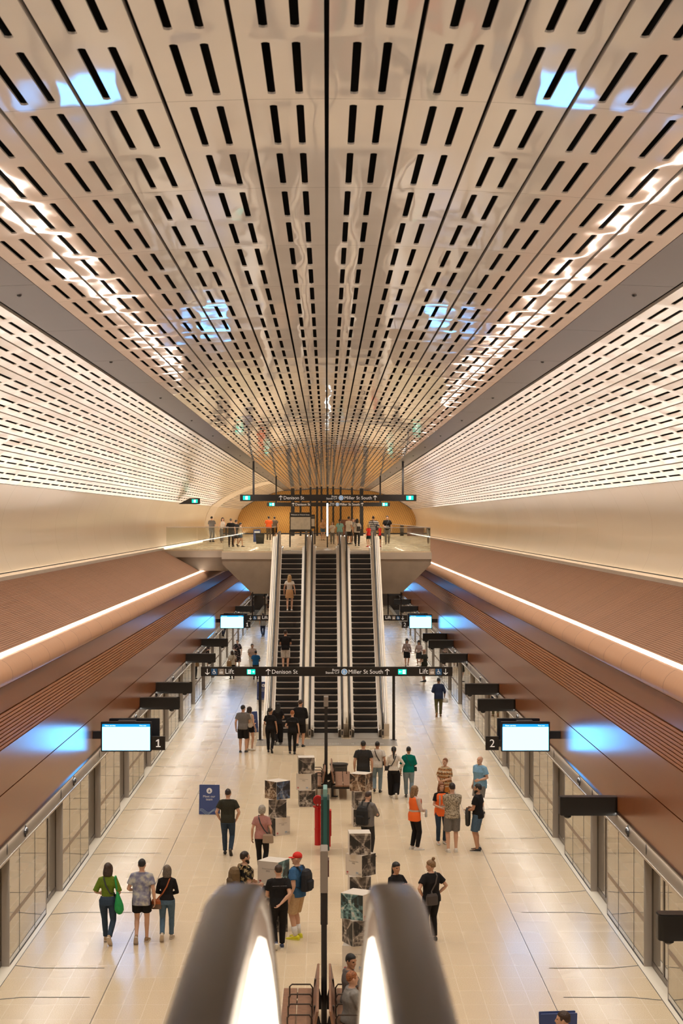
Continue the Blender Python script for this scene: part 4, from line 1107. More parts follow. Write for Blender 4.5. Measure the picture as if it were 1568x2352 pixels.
def centre_text(t, y, zc_, k_, x0=0.0):
    """arrow, street names and bus symbol shared by the three big signs; k_ scales them"""
    arrow(t, x0-2.32*k_, y, zc_, 0.24*k_); text('Denison St', t, WHITE, x0-2.17*k_, y, zc_-0.075*k_, width=1.02*k_)
    text('Buses', t, WHITE, x0+0.50*k_, y, zc_+0.035*k_, size=0.125*k_, align='r'); text('Stands C-F', t, WHITE, x0+0.50*k_, y, zc_-0.075*k_, size=0.125*k_, align='r')
    b = MB(); disc(b, x0+0.70*k_, y-0.002, zc_, 0.125*k_, 22); o = b.build('bus_symbol', SBLUE_L, t)
    b = MB()
    for q in range(24):
        a0, a1 = 2*PI*q/24, 2*PI*(q+1)/24
        b.add([(x0+0.70*k_+r*k_*math.cos(a), y-0.004, zc_+r*k_*math.sin(a)) for r, a in ((0.108,a0),(0.125,a0),(0.125,a1),(0.108,a1))], [(0,1,2,3)])
    b.build('ring', WHITE, o); text('B', o, WHITE, x0+0.70*k_, y-0.005, zc_-0.062*k_, size=0.18*k_, align='c')
    text('Miller St South', t, WHITE, x0+0.87*k_, y, zc_-0.075*k_, width=1.36*k_); arrow(t, x0+2.40*k_, y, zc_, 0.24*k_)
D = 68.6
t = thing('wayfinding_sign', (0, D, 0), 'long black sign on two posts before the escalators with Lift arrows at both ends', 'sign')
b = MB(); b.rbox(px_x(461,D), px_x(1039,D), 0, 0.16, px_z(1553,D), px_z(1532,D), 0.025); b.build('sign_board', SIGN, t)
for px in (597, 904):
    b = MB(); b.rbox(px_x(px,D)-0.055, px_x(px,D)+0.055, 0.03, 0.14, 0.0, 2.55, 0.015, axis='z'); b.box(px_x(px,D)-0.12, px_x(px,D)+0.12, 0.0, 0.18, 0.0, 0.015); b.build('post', SIGN, t)
zc_ = px_z(1543, D); yy = -0.006
centre_text(t, yy, zc_, 1.0, 0.0)
for sg in (-1, 1):
    arrow(t, px_x(476,D) if sg < 0 else px_x(1023,D), yy, zc_, 0.24, 'down')
    wheelchair(t, px_x(492,D) if sg < 0 else px_x(1007,D), yy+0.004, zc_, 0.25); lift_icon(t, px_x(508,D) if sg < 0 else px_x(992,D), yy+0.004, zc_, 0.25)
    text('Lift', t, WHITE, px_x(517.5,D) if sg < 0 else px_x(963,D), yy, zc_-0.075, width=0.34)
    exit_icon(t, px_x(576.5,D) if sg < 0 else px_x(923.5,D), yy+0.004, zc_, 0.33, 0.2, 'right' if sg < 0 else 'left')
def high_sign(D, y0, y1, xa, xb, poles, k_, label, arr):
    t = thing('wayfinding_sign', (0, D, UP), label, 'sign'); za, zb = px_z(y1,D)-UP, px_z(y0,D)-UP
    b = MB(); b.rbox(px_x(xa,D), px_x(xb,D), 0, 0.16, za, zb, 0.025); b.build('sign_board', SIGN, t)
    for px in poles:
        X = px_x(px,D); b = MB(); b.box(X-0.05, X+0.05, 0.03, 0.13, zb-0.02, zc(X)-UP+0.04 if abs(X) < 3.58 else zc(3.56)-UP+0.05); b.build('hanger', SIGN, t)
    centre_text(t, -0.006, (za+zb)/2, k_, px_x(751,D))
    exit_icon(t, px_x(xa,D)+0.33, -0.002, (za+zb)/2, 0.36, 0.21, arr[0]); exit_icon(t, px_x(xb,D)-0.33, -0.002, (za+zb)/2, 0.36, 0.21, arr[1])
high_sign(86.5, 1136, 1151, 551, 956, (582, 925), 1.0, 'larger hanging black sign above the far concourse, green exit symbols at both ends', (None, None))
high_sign(116, 1154, 1163, 613, 895, (634, 873), 0.98, 'smaller hanging black sign behind the larger one above the concourse', ('left', 'right'))
for sg, lb in ((-1, 'black Lift sign beneath the concourse left of the escalators'), (1, 'black Lift sign beneath the concourse right of the escalators')):
    D = 84.6; xa, xb = (566, 621) if sg < 0 else (878, 935)
    t = thing('lift_sign', (0, D, 0), lb, 'sign'); za, zb = px_z(1425.5,D), px_z(1413,D)
    b = MB(); b.rbox(px_x(xa,D), px_x(xb,D), 0, 0.12, za, zb, 0.02); b.build('sign_board', SIGN, t)
    for q in (0.25, 0.75):
        X = px_x(xa+(xb-xa)*q, D); b = MB(); b.cyl((X,0.75 if abs(X) < 3.6 else 0.06,zb-0.02),(X,0.75 if abs(X) < 3.6 else 0.06,5.2),0.03); 
        if abs(X) < 3.6: b.box(X-0.03, X+0.03, 0.05, 0.78, zb-0.03, zb)
        b.build('hanger', SIGN, t)
    zz = (za+zb)/2; g = lambda px: px_x(px, D)
    xs = (575, 585, 594.5, 602) if sg < 0 else (924.5, 914, 904, 885)
    arrow(t, g(xs[0]), -0.004, zz, 0.17, 'down'); wheelchair(t, g(xs[1]), -0.002, zz, 0.17); lift_icon(t, g(xs[2]), -0.002, zz, 0.17); text('Lift', t, WHITE, g(xs[3]), -0.005, zz-0.05, width=0.27)
# exit sign on the left wall
D = 100; t = thing('exit_sign', (px_x(459,D), D, px_z(1151,D)), 'small black sign with green exit symbol sticking out above the left wall', 'sign')
b = MB(); b.rbox(-0.62, 0, 0, 0.14, -0.17, 0.17, 0.03); b.prism([(-0.6,-0.17),(-0.6,0.16),(-1.25,-0.17)], 0, 0.14, 'y'); b.build('sign_board', SIGN, t)
exit_icon(t, -0.30, -0.004, 0, 0.34, 0.2)

# ------------------------------------------------------------------ departure screens with platform numbers
HOUSE = mat('screen housing', (0.016,0.02,0.03), 0.4)
SCR = mat('screen glow', (0.02,0.02,0.02), 0.3, emit=(0.097,0.44,1.0), es=SCREEN); SCRH = mat('screen header', (0.02,0.02,0.02), 0.3, emit=(0.0,0.32,0.75), es=1.0)
SCRT = mat('screen header text', (0.9,0.9,0.9), 0.4, emit=(0.8,0.95,1), es=1.2)
def screen(D, sg, label):
    t = thing('departure_screen', (0, D, 0), label, 'screen', 'departure screens on the walls')
    x0, x1 = (-5.97, -4.70) if sg < 0 else (4.68, 5.90); z0, z1 = 2.63, 3.33
    b = MB(); b.rbox(x0-0.04, x1+0.04, 0.0, 0.12, z0-0.035, z1+0.06, 0.02); b.build('housing', HOUSE, t)
    b = MB(); b.add([(x0,-0.004,z0),(x1,-0.004,z0),(x1,-0.004,z1-0.075),(x0,-0.004,z1-0.075)], [(0,1,2,3)]); b.build('display', SCR, t)
    b = MB(); b.add([(x0,-0.004,z1-0.075),(x1,-0.004,z1-0.075),(x1,-0.004,z1),(x0,-0.004,z1)], [(0,1,2,3)]); h = b.build('header', SCRH, t)
    text('Next service', h, SCRT, x0+0.07, -0.006, z1-0.056, size=0.055); text('Time now', h, SCRT, x1-0.10, -0.006, z1-0.054, size=0.045, align='r')
    ox = 0.13 if sg < 0 else -0.10
    b = MB(); b.rbox(x0+ox, x1+ox+(0.08 if sg < 0 else -0.08), 0.42, 0.55, z0+0.1, z1+0.1, 0.02); b.box(x0+0.4, x1-0.4, 0.10, 0.44, z1-0.1, z1+0.07); b.build('rear_housing', HOUSE, t)
    b = MB(); b.box(sg*5.85, sg*6.235, 0.05, 0.2, 2.93, 3.13); b.build('bracket', HOUSE, t)
    n0, n1 = (-4.66, -4.30) if sg < 0 else (4.23, 4.58)
    b = MB(); b.box(min(n0,n1)+0.0, max(n0,n1), 0.02, 0.10, 2.63, 3.0); b.box(*( (-4.72,-4.6) if sg < 0 else (4.52,4.70)), 0.03, 0.09, 2.72, 2.9); o = b.build('number_sign', SIGN, t, bevel=0.008)
    if sg < 0:
        b = MB(); xm = (n0+n1)/2; q = [(-0.06,0),(0.06,0),(0.06,0.028),(0.02,0.028),(0.02,0.21),(-0.008,0.21),(-0.062,0.175),(-0.062,0.143),(-0.018,0.165),(-0.018,0.028),(-0.06,0.028)]; b.add([(xm+u, 0.012, 2.715+v) for u, v in q], [tuple(range(11))]); b.build('lettering', WHITE, o)
    else: text('2', o, WHITE, (n0+n1)/2, 0.012, 2.715, size=0.30, align='c')
for D, w_ in ((46.0, 'nearest'), (97.5, 'small'), (148.0, 'farthest')):
    for sg, q in ((-1, 'left'), (1, 'right')):
        n_ = '1' if sg < 0 else '2'
        lb = {'nearest': 'large bright departure screen nearest the viewer beside the number %s' % n_, 'small': 'small bright departure screen beside the Lift sign, number %s' % n_, 'farthest': 'departure screen beneath the concourse casting blue glow on the %s fascia' % q}[w_]
        screen(D, sg, lb)
# black equipment arms reaching out from the fascia
ARM = mat('equipment black', (0.012,0.011,0.011), 0.38)
def arm(D, sg, label, z=2.44, x_in=5.0, dome=1):
    t = thing('equipment_arm', (sg*6.2, D, z), label, 'equipment arm', 'black equipment arms along the platform')
    b = MB(); L = 6.2-x_in; b.rbox(-sg*L, sg*0.05, -0.16, 0.16, 0.0, 0.37, 0.08, 5, axis='z'); b.rbox(-sg*(L-0.015), sg*0.03, -0.145, 0.145, -0.012, 0.385, 0.07, 5, axis='z'); b.build('arm_body', ARM, t)
    for q in range(dome):
        b = MB(); b.tube([(-sg*(L-0.18-0.5*q),0,0),(-sg*(L-0.18-0.5*q),0,-0.06),(-sg*(L-0.18-0.5*q),0,-0.09)], [0.085,0.08,0.03], 12); b.build('camera_dome', BLACK, t)
for D, lb, dm in ((26.2, 'black rounded equipment arm cut off by the right edge of the view', 1), (37.2, 'black equipment arm over the right platform edge, nearest one wholly in view', 1), (57.3, 'black equipment arm just beyond the near number 2 screen', 1), (62.6, 'black equipment arm second beyond the near number 2 screen', 1),
                  (76.5, 'black equipment arm at the right end of the long Lift sign', 1), (85.0, 'black equipment arm behind the two women in hats', 2), (90.0, 'black equipment arm just this side of the small number 2 screen', 1),
                  (118.0, 'black equipment arm just beyond the small number 2 screen', 1), (128.0, 'black equipment arm second beyond the small number 2 screen', 1), (143.0, 'black equipment arm at the foot of the concrete hull, right side', 1)):
    arm(D, 1, lb, dome=dm)
for D, lb in ((57.8, 'black equipment arm just beyond the near number 1 screen'), (63.1, 'black equipment arm second beyond the near number 1 screen'), (76.5, 'black equipment arm at the left end of the long Lift sign'), (86.0, 'black equipment arm just this side of the small number 1 screen'),
              (118.0, 'black equipment arm just beyond the small number 1 screen'), (143.0, 'black equipment arm at the foot of the concrete hull, left side')):
    arm(D, -1, lb)

# ------------------------------------------------------------------ display boxes
BOXW = mat('box white', (0.66,0.60,0.53), 0.6)
def photo(i, cols=None, scale=2.5):
    key = 'printed photograph %d' % i
    if key in MATS: return MATS[key]
    m, nt, b = new_mat(key); o, x, y, z = xyz(nt)
    # a picture of a tunnel or hall: surfaces running to a vanishing point, dark clutter, bright far end
    hc = math_node(nt, 'SUBTRACT', math_node(nt, 'MODULO', math_node(nt, 'ADD', math_node(nt, 'ADD', x, y), 1.0), 0.5), 0.25 - 0.10*math.sin(i*2.3))
    vc = math_node(nt, 'SUBTRACT', z, 0.27 + 0.09*math.cos(i*1.7))
    ah = math_node(nt, 'ABSOLUTE', hc); av = math_node(nt, 'ABSOLUTE', math_node(nt, 'MULTIPLY', vc, 1.35))
    rr = math_node(nt, 'MAXIMUM', ah, av)
    plane = math_node(nt, 'GREATER_THAN', av, ah); low = math_node(nt, 'LESS_THAN', vc, -0.02)
    dep = math_node(nt, 'DIVIDE', 1.0, math_node(nt, 'ADD', rr, 0.05))
    ring = math_node(nt, 'GREATER_THAN', math_node(nt, 'SINE', math_node(nt, 'MULTIPLY', dep, 1.4+0.5*(i%4))), 0.55)
    lane = math_node(nt, 'GREATER_THAN', math_node(nt, 'SINE', math_node(nt, 'MULTIPLY', math_node(nt, 'MULTIPLY', hc, dep), 5.0+i%5)), 0.75)
    lane = math_node(nt, 'MULTIPLY', math_node(nt, 'MULTIPLY', lane, plane), 0.13)
    mp = N(nt, 'Mapping'); mp.inputs['Location'].default_value = (i*3.1, i*1.7, i*0.9); nt.links.new(o, mp.inputs['Vector'])
    v = N(nt, 'TexVoronoi'); v.distance = 'CHEBYCHEV'; v.inputs['Scale'].default_value = 9+(i%4)*3; nt.links.new(mp.outputs[0], v.inputs['Vector'])
    n = N(nt, 'TexNoise'); n.inputs['Scale'].default_value = 7; n.inputs['Detail'].default_value = 6; nt.links.new(mp.outputs[0], n.inputs['Vector'])
    sm = math_node(nt, 'ADD', math_node(nt, 'ADD', math_node(nt, 'MULTIPLY', plane, 0.13), math_node(nt, 'MULTIPLY', low, -0.07)), math_node(nt, 'ADD', lane, math_node(nt, 'MULTIPLY', ring, 0.07)))
    clut = math_node(nt, 'MULTIPLY', v.outputs['Distance'], math_node(nt, 'ADD', math_node(nt, 'MULTIPLY', low, 0.30), 0.14))
    sm = math_node(nt, 'ADD', math_node(nt, 'ADD', sm, clut), math_node(nt, 'MULTIPLY', n.outputs['Fac'], 0.42))
    sm = math_node(nt, 'ADD', sm, math_node(nt, 'MULTIPLY', math_node(nt, 'LESS_THAN', rr, 0.035+0.01*(i%3)), 0.22))
    r = N(nt, 'ValToRGB'); e = r.color_ramp.elements; cols = cols or [(0.02,0.018,0.017),(0.10,0.08,0.07),(0.26,0.215,0.18),(0.55,0.50,0.44)]
    e[0].position = 0.30; e[0].color = (*cols[0],1); e[1].position = 0.66; e[1].color = (*cols[3],1)
    for p_, c_ in ((0.40,cols[1]),(0.51,cols[2])):
        q = e.new(p_); q.color = (*c_,1)
    nt.links.new(sm, r.inputs['Fac']); nt.links.new(r.outputs['Color'], b.inputs['Base Color']); b.inputs['Roughness'].default_value = 0.5
    MATS[key] = m; return m
MBLUE = mat('logo blue', (0.02,0.22,0.48), 0.6); MRED = mat('emblem red', (0.45,0.03,0.04), 0.6); INK = mat('ink grey', (0.12,0.11,0.11), 0.7)
TEAL = [(0.02,0.03,0.03),(0.06,0.13,0.14),(0.22,0.40,0.40),(0.6,0.6,0.55)]; WARMP = [(0.03,0.02,0.015),(0.16,0.09,0.05),(0.36,0.24,0.15),(0.6,0.52,0.42)]; SKYP = [(0.02,0.02,0.03),(0.07,0.08,0.12),(0.10,0.17,0.30),(0.4,0.38,0.36)]
DARKP = [(0.012,0.01,0.01),(0.05,0.04,0.036),(0.13,0.105,0.09),(0.28,0.24,0.2)]
def display_box(x, y, z, rz, label, faces, w_=0.5, group='printed display boxes'):
    """faces: front (-y), right (+x), left (-x): 'w' is a white face with lettering, a number is a photograph"""
    t = thing('display_box', (x, y, z), label, 'display box', group, rz)
    h = w_/2; b = MB(); b.use(BOXW); e = 0.006
    b.add([(-h,-h,w_),(h,-h,w_),(h,h,w_),(-h,h,w_)], [(0,1,2,3)]); b.add([(-h,-h,0),(h,-h,0),(h,h,0),(-h,h,0)], [(3,2,1,0)]); b.add([(-h,h,0),(h,h,0),(h,h,w_),(-h,h,w_)], [(1,0,3,2)])
    FR = {'front': [(-h,-h),(h,-h)], 'right': [(h,-h),(h,h)], 'left': [(-h,h),(-h,-h)]}
    for k_, (p, q) in FR.items(): b.add([(p[0],p[1],0),(q[0],q[1],0),(q[0],q[1],w_),(p[0],p[1],w_)], [(0,1,2,3)])
    b.build('carton', None, t)
    for k_, f in zip(('front','right','left'), faces):
        M = {'front': Matrix.Identity(4), 'right': Matrix.Rotation(PI/2,4,'Z'), 'left': Matrix.Rotation(-PI/2,4,'Z')}[k_]
        if f == 'w':
            text('Victoria Cross Station', t, INK, 0, -h-0.002, w_*0.66, width=w_*0.58, align='c', M=M); text('2022', t, INK, 0, -h-0.002, w_*0.56, size=0.05, align='c', M=M)
            text('M', t, MBLUE, w_*0.16, -h-0.002, w_*0.09, size=0.095, M=M, name='logo_letter'); text('sydney', t, INK, w_*0.31, -h-0.002, w_*0.135, size=0.032, M=M); text('metro', t, INK, w_*0.31, -h-0.002, w_*0.085, size=0.032, M=M)
            q = MB()
            for a in range(5): 
                an = rad(-50+25*a+90); q.add([M @ Vector((-w_*0.37,-h-0.002,w_*0.11)), M @ Vector((-w_*0.37+0.03*math.cos(an+0.2),-h-0.002,w_*0.11+0.035*math.sin(an+0.2))), M @ Vector((-w_*0.37+0.045*math.cos(an),-h-0.002,w_*0.11+0.048*math.sin(an))), M @ Vector((-w_*0.37+0.03*math.cos(an-0.2),-h-0.002,w_*0.11+0.035*math.sin(an-0.2)))], [(0,1,2,3)])
            q.add([M @ Vector((-w_*0.37+dx,-h-0.002,w_*0.07+dz)) for dx, dz in ((-0.03,0),(0.03,0),(0.03,0.008),(-0.03,0.008))], [(0,1,2,3)])
            q.build('emblem', MRED, t)
        elif f is not None:
            q = MB(); q.add([M @ Vector(p) for p in ((-h+e,-h-0.0015,e),(h-e,-h-0.0015,e),(h-e,-h-0.0015,w_-e),(-h+e,-h-0.0015,w_-e))], [(0,1,2,3)]); q.build('printed_photo', f, t)
    return t
def stack(px, D, where, specs):
    x = px_x(px, D); z = 0
    for lev, (rz, faces, what, dx) in zip(('bottom','middle','top'), specs):
        display_box(x+dx, D, z, rad(rz), '%s box of the display stack %s' % (what, where), faces); z += 0.501
stack(704.5, 53.0, 'just left of the far bench', [(4, (photo(1), photo(2), photo(3)), 'lowest photo-covered', 0), (-22, ('w', photo(4, DARKP), None), 'middle half-white', 0.0), (3, (photo(5), photo(6), photo(7)), 'topmost photo-covered', -0.02)])
stack(637, 48.2, 'beyond the woman in pink', [(38, ('w', None, photo(8, DARKP)), 'lowest half-white', 0.0), (2, (photo(9), photo(10), None), 'middle photo-covered', 0.0), (42, (photo(12, SKYP), None, photo(11, WARMP)), 'topmost photo-covered', 0.0)])
stack(628, 37.0, 'behind the man in a red cap', [(10, (photo(13, DARKP), photo(14), None), 'lowest', 0.02), (-5, (photo(15), photo(16), None), 'middle', 0.03), (-27, ('w', photo(17, TEAL), None), 'topmost white', 0.0)])
stack(829, 49.6, 'by the person with a backpack', [(5, (photo(18), photo(19), None), 'lowest photo-covered', 0), (8, (photo(20), photo(21), photo(3)), 'middle photo-covered', 0.02), (-25, (photo(22, WARMP), photo(23, WARMP), None), 'topmost photo-covered', 0.0)])
stack(825, 40.3, 'between two other stacks right of the pole', [(4, (photo(24), photo(25), None), 'lowest photo-covered', 0.0), (-42, ('w', photo(26, DARKP), None), 'middle half-white', 0.03), (3, (photo(27), photo(28), None), 'topmost photo-covered', 0.0)])
stack(822, 33.8, 'nearest the viewer, beyond the seated men', [(-8, ('w', photo(29), None), 'lowest white', -0.03), (24, (photo(30), photo(31), photo(32)), 'middle photo-covered', 0.02), (-30, (photo(33, TEAL), 'w', None), 'topmost half-white', 0.0)])

# ------------------------------------------------------------------ benches, masts, help point
WOOD = mat('bench timber', (0.235,0.115,0.065), 0.45, noise=0.2, nscale=9); WOOD_D = mat('dark bench timber', (0.15,0.05,0.035), 0.45, noise=0.2, nscale=9); LEGM = mat('bench black frame', (0.015,0.013,0.012), 0.4); ROD = mat('armrest metal', (0.10,0.08,0.065), 0.35, metal=0.6)
def bench(x, y, sg, label, length=3.0, arms=(-0.62, -0.2, 0.2, 0.62)):
    """sg = 1 faces +x; x is the line between the two backs"""
    t = thing('bench', (x, y, 0), label, 'bench', 'back-to-back timber benches')
    h = length/2
    b = MB()
    for x0, x1 in ((0.22,0.46),(0.475,0.715)): b.rbox(sg*x0 if sg > 0 else -x1, sg*x1 if sg > 0 else -x0, -h, h, 0.42, 0.46, 0.012)
    b.build('seat', WOOD, t)
    b = MB(); b.prism([(sg*0.15,0.52),(sg*0.19,0.52),(sg*0.12,0.90),(sg*0.08,0.90)] if sg > 0 else [(-0.19,0.52),(-0.15,0.52),(-0.08,0.90),(-0.12,0.90)], -h, h, 'y'); b.build('backrest', WOOD, t, bevel=0.01)
    for q in (-1, 1):
        b = MB(); b.box(*sorted((sg*0.12, sg*0.70)), q*(h-0.16)-0.03, q*(h-0.16)+0.03, 0.33, 0.42); b.build('cross_beam', LEGM, t)
    for q in (-0.55, 0.55):
        yq = q*h
        b = MB(); b.box(*sorted((sg*0.14, sg*0.62)), yq-0.035, yq+0.035, 0.36, 0.42); b.box(*sorted((sg*0.10, sg*0.17)), yq-0.035, yq+0.035, 0.0, 0.80); b.box(*sorted((sg*0.13, sg*0.30)), yq-0.04, yq+0.04, 0.0, 0.03); b.build('leg', LEGM, t)
    for q in arms:
        yq = q*h
        b = MB(); b.tube([(sg*0.20,yq,0.46),(sg*0.20,yq,0.62),(sg*0.24,yq,0.68),(sg*0.56,yq,0.68),(sg*0.60,yq,0.64),(sg*0.60,yq,0.46)], [0.014]*6, 8); b.build('armrest', ROD, t)
    return t
PX = -0.045
bench(PX, 29.2, -1, 'timber bench with loop armrests facing left, empty, nearest the viewer'); bench(PX, 29.2, 1, 'timber bench facing right that two men sit on')
bench(0.05, 55.5, -1, 'far timber bench facing left beside a display stack'); bench(0.05, 55.5, 1, 'far timber bench facing right with dark bin behind', arms=(0.62,))
for x, y, lb in ((PX, 29.2, 'black yoke frame joining the near pair of benches'), (0.05, 55.5, 'black yoke frame joining the far pair of benches')):
    t = thing('bench_yoke', (x, y, 0), lb, 'bench frame')
    for q in (-0.83, 0.83):
        b = MB(); b.tube([(-0.13,q,0.62),(-0.10,q,0.5),(-0.04,q,0.43),(0.04,q,0.43),(0.10,q,0.5),(0.13,q,0.62)], [(0.05,0.03)]*6, 8); b.box(-0.12,0.12,q-0.03,q+0.03,0.28,0.45); b.build('cross_frame', LEGM, t)
MAST = mat('mast dark', (0.022,0.019,0.018), 0.45); MGREY = mat('mast sign grey', (0.30,0.265,0.235), 0.5)
t = thing('sign_mast', (px_x(744,29.6), 29.6, 0), 'tall dark pole between the near benches, edge of a grey sign near its top', 'sign mast')
b = MB(); b.tube([(0,0,0),(0,0,2.0)], 0.05, 14); b.box(-0.2,0.2,-0.2,0.2,0,0.02); b.build('pole', MAST, t)
b = MB(); b.tube([(0,0,1.85),(0,0,2.0),(0,0,2.45)], 0.062, 14); b.build('sleeve', MAST, t, smooth=False)
b = MB(); b.rbox(-0.065,0.065,-0.30,0.30,2.45,3.16,0.02); b.build('sign_blade', MGREY, t)
b = MB(); b.box(0.065,0.085,-0.28,0.0,2.72,3.0); b.build('edge_panel', mat('maroon panel', (0.09,0.02,0.025), 0.5), t)
D = 55.5; t = thing('sign_mast', (px_x(748.5,D), D, 0), 'tall dark pole with pale grey top behind, standing between the far benches', 'sign mast')
b = MB(); b.box(-0.05,0.05,-0.05,0.05,0,2.78); b.build('pole', MAST, t); b = MB(); b.rbox(-0.075,0.075,-0.20,0.20,2.78,3.09,0.015); b.build('sign_blade', MGREY, t)
# teal-edged information totem seen edge on
D = 45.6; t = thing('information_totem', (px_x(746.5,D), D, 0), 'narrow dark teal information totem seen edge-on beside the red help point', 'totem')
b = MB(); b.rbox(-0.11,0.11,-0.45,0.45,0.12,1.45,0.02); b.build('totem_body', mat('totem dark teal', (0.012,0.045,0.045), 0.4), t)
b = MB(); b.box(-0.05,0.05,-0.47,0.47,0.1,1.52); b.build('core', mat('totem teal', (0.015,0.11,0.11), 0.4), t)
b = MB(); b.rbox(-0.055,0.055,-0.4,0.4,1.52,1.72,0.02); b.build('cap', mat('totem cap', (0.22,0.42,0.40), 0.45), t)
b = MB(); b.box(-0.05,0.05,-0.3,0.3,0,0.12); b.build('base', MAST, t)
RED = mat('help point red', (0.55,0.012,0.012), 0.35)
D = 46.6; t = thing('help_point', (px_x(729.5,D), D, 0), 'red help point pillar with a round head, left of the teal totem', 'help point')
b = MB(); b.tube([(0,0,0),(0,0,1.02)], 0.085, 20); b.build('pillar', RED, t, smooth=False)
b = MB(); b.tube([(0,0,1.02),(0,0,1.055)], 0.125, 20); b.tube([(0,0,0.42),(0,0,0.45)], 0.092, 20); b.build('collar', RED, t)
b = MB(); b.tube([(0,-0.075,1.21),(0,0.075,1.21)], 0.125, 20); b.tube([(0,0,1.05),(0,0,1.14)], 0.06, 14); b.build('head', RED, t)
b = MB(); b.tube([(0,-0.075,1.21),(0,-0.1,1.21)], 0.09, 18); b.tube([(0,-0.08,1.10),(0,-0.11,1.10)], 0.035, 12); b.build('speaker_ring', mat('help point dark red', (0.35,0.01,0.01), 0.3), t)
b = MB(); b.ball((0,-0.112,1.10), 0.022, 8); b.build('button', mat('silver', (0.6,0.55,0.5), 0.3, metal=0.8), t)
t = thing('hose_box', (px_x(756.5,D), D-0.2, 0), 'red box on a slim post right of the teal totem', 'equipment box')
b = MB(); b.rbox(-0.03,0.05,-0.15,0.15,0.30,0.98,0.015); b.build('cabinet', RED, t); b = MB(); b.box(-0.03,0.03,-0.05,0.05,0,0.3); b.build('post', RED, t)
# bin beyond the far bench
D = 58.0; t = thing('bin', (px_x(778,D), D, 0), 'round dark bin standing behind the far right bench', 'bin')
b = MB(); b.tube([(0,0,0),(0,0,0.53)], [0.25,0.29], 20); b.build('drum', mat('bin dark', (0.03,0.03,0.028), 0.5), t); b = MB(); b.tube([(0,0,0.53),(0,0,0.58)], [0.31,0.31], 20); b.build('rim', BLACK, t)
# folding boards
BLUE = mat('board blue', (0.045,0.075,0.23), 0.5); BLUE_L = mat('board pale blue', (0.30,0.40,0.55), 0.5); WPRINT = mat('board white print', (0.82,0.82,0.84), 0.5)
def a_board(x, y, rz, w_, h, label, kind='team', z=0.0):
    t = thing('folding_sign_board', (x, y, z), label, 'sign board', rz=rz)
    M = Matrix.Rotation(rad(-7), 4, 'X'); yb = -0.13
    B = Matrix.Translation((0,yb,0)) @ M
    b = MB(); b.rbox(-w_/2,w_/2,0,0.02,0,h,0.01,2,'y',B); f = b.build('front_panel', BLUE, t)
    b = MB(); b.rbox(-w_/2,w_/2,-0.02,0,0,h,0.01,2,'y',Matrix.Translation((0,-yb,0)) @ Matrix.Rotation(rad(7),4,'X')); b.build('back_panel', BLUE_L if kind == 'pale' else BLUE, t)
    if kind in ('team','pale','small'):
        b = MB(); k_ = h/0.88; disc(b, 0, -0.003, h*0.80, 0.085*k_, 20); b2 = b
        bb = MB(); bb.v = [tuple(B @ Vector(v)) for v in b.v]; bb.f = b.f; bb.m = b.m; o = bb.build('badge', WPRINT, f)
        b = MB(); disc(b, 0, -0.005, h*0.815, 0.022*k_, 12); b.add([(-0.038*k_,-0.005,h*0.755),(0.038*k_,-0.005,h*0.755),(0.03*k_,-0.005,h*0.785),(-0.03*k_,-0.005,h*0.785)], [(0,1,2,3)])
        b.v = [tuple(B @ Vector(v)) for v in b.v]; b.build('figure_symbol', BLUE, o)
        text('Meet our', f, WPRINT, 0, -0.003, h*0.575, width=w_*0.60, align='c', M=B); text('team', f, WPRINT, 0, -0.003, h*0.475, width=w_*0.33, align='c', M=B)
        b = MB()
        for q in range(3):
            amp, ph, z0 = 0.055*k_, 0.8+q*0.25, h*(0.13-0.035*q)
            pts = [(-w_/2*0.92+w_*0.92*i/20, z0+amp*math.sin(ph+i*0.42)) for i in range(21)]
            for (xa, za), (xb, zb) in zip(pts[:-1], pts[1:]): bar2(b, xa, za, xb, zb, 0.012*k_, -0.003)
        b.v = [tuple(B @ Vector(v)) for v in b.v]; b.build('wave_print', BLUE_L, f)
    elif kind == 'self':
        b = MB(); b.rbox(-w_*0.43,w_*0.43,-0.004,0,h*0.3,h*0.90,0.01,2,'y',B); o = b.build('poster', WPRINT, f)
        text('Self-guided', o, INK, -w_*0.38, -0.006, h*0.80, width=w_*0.62, M=B); text('tour', o, INK, -w_*0.38, -0.006, h*0.73, size=0.075, M=B)
    elif kind == 'arrow':
        b = MB(); b.rbox(-w_*0.38,w_*0.38,-0.004,0,h*0.72,h*0.86,0.01,2,'y',B); b.build('caption_panel', WPRINT, f)
        q = arrow(f, 0, -0.004, h*0.32, h*0.25, 'left', WPRINT); q.matrix_local = B
    return t
D = floorD(1869); a_board(px_x(481,D), D, rad(-4), 0.60, 0.87, 'blue folding board reading Meet our team, left of the man in dark tee')
D = 71.2; a_board(px_x(577,D), D, rad(38), 0.55, 0.85, 'pale blue folding board behind the couple near the escalator foot', 'pale')
D = 84.0; a_board(px_x(604.5,D), D, rad(8), 0.60, 0.87, 'small distant blue board beside the left escalator, behind the person in blue', 'small')
D = 25.6; a_board(px_x(1281,D), D, rad(6), 0.55, 1.50, 'blue framed board at the bottom edge reading Self-guided, behind a dark head', 'self')
D = 119; a_board(px_x(590,D), D, rad(8), 0.50, 0.86, 'navy folding board with white arrow on the far concourse', 'arrow', z=UP)
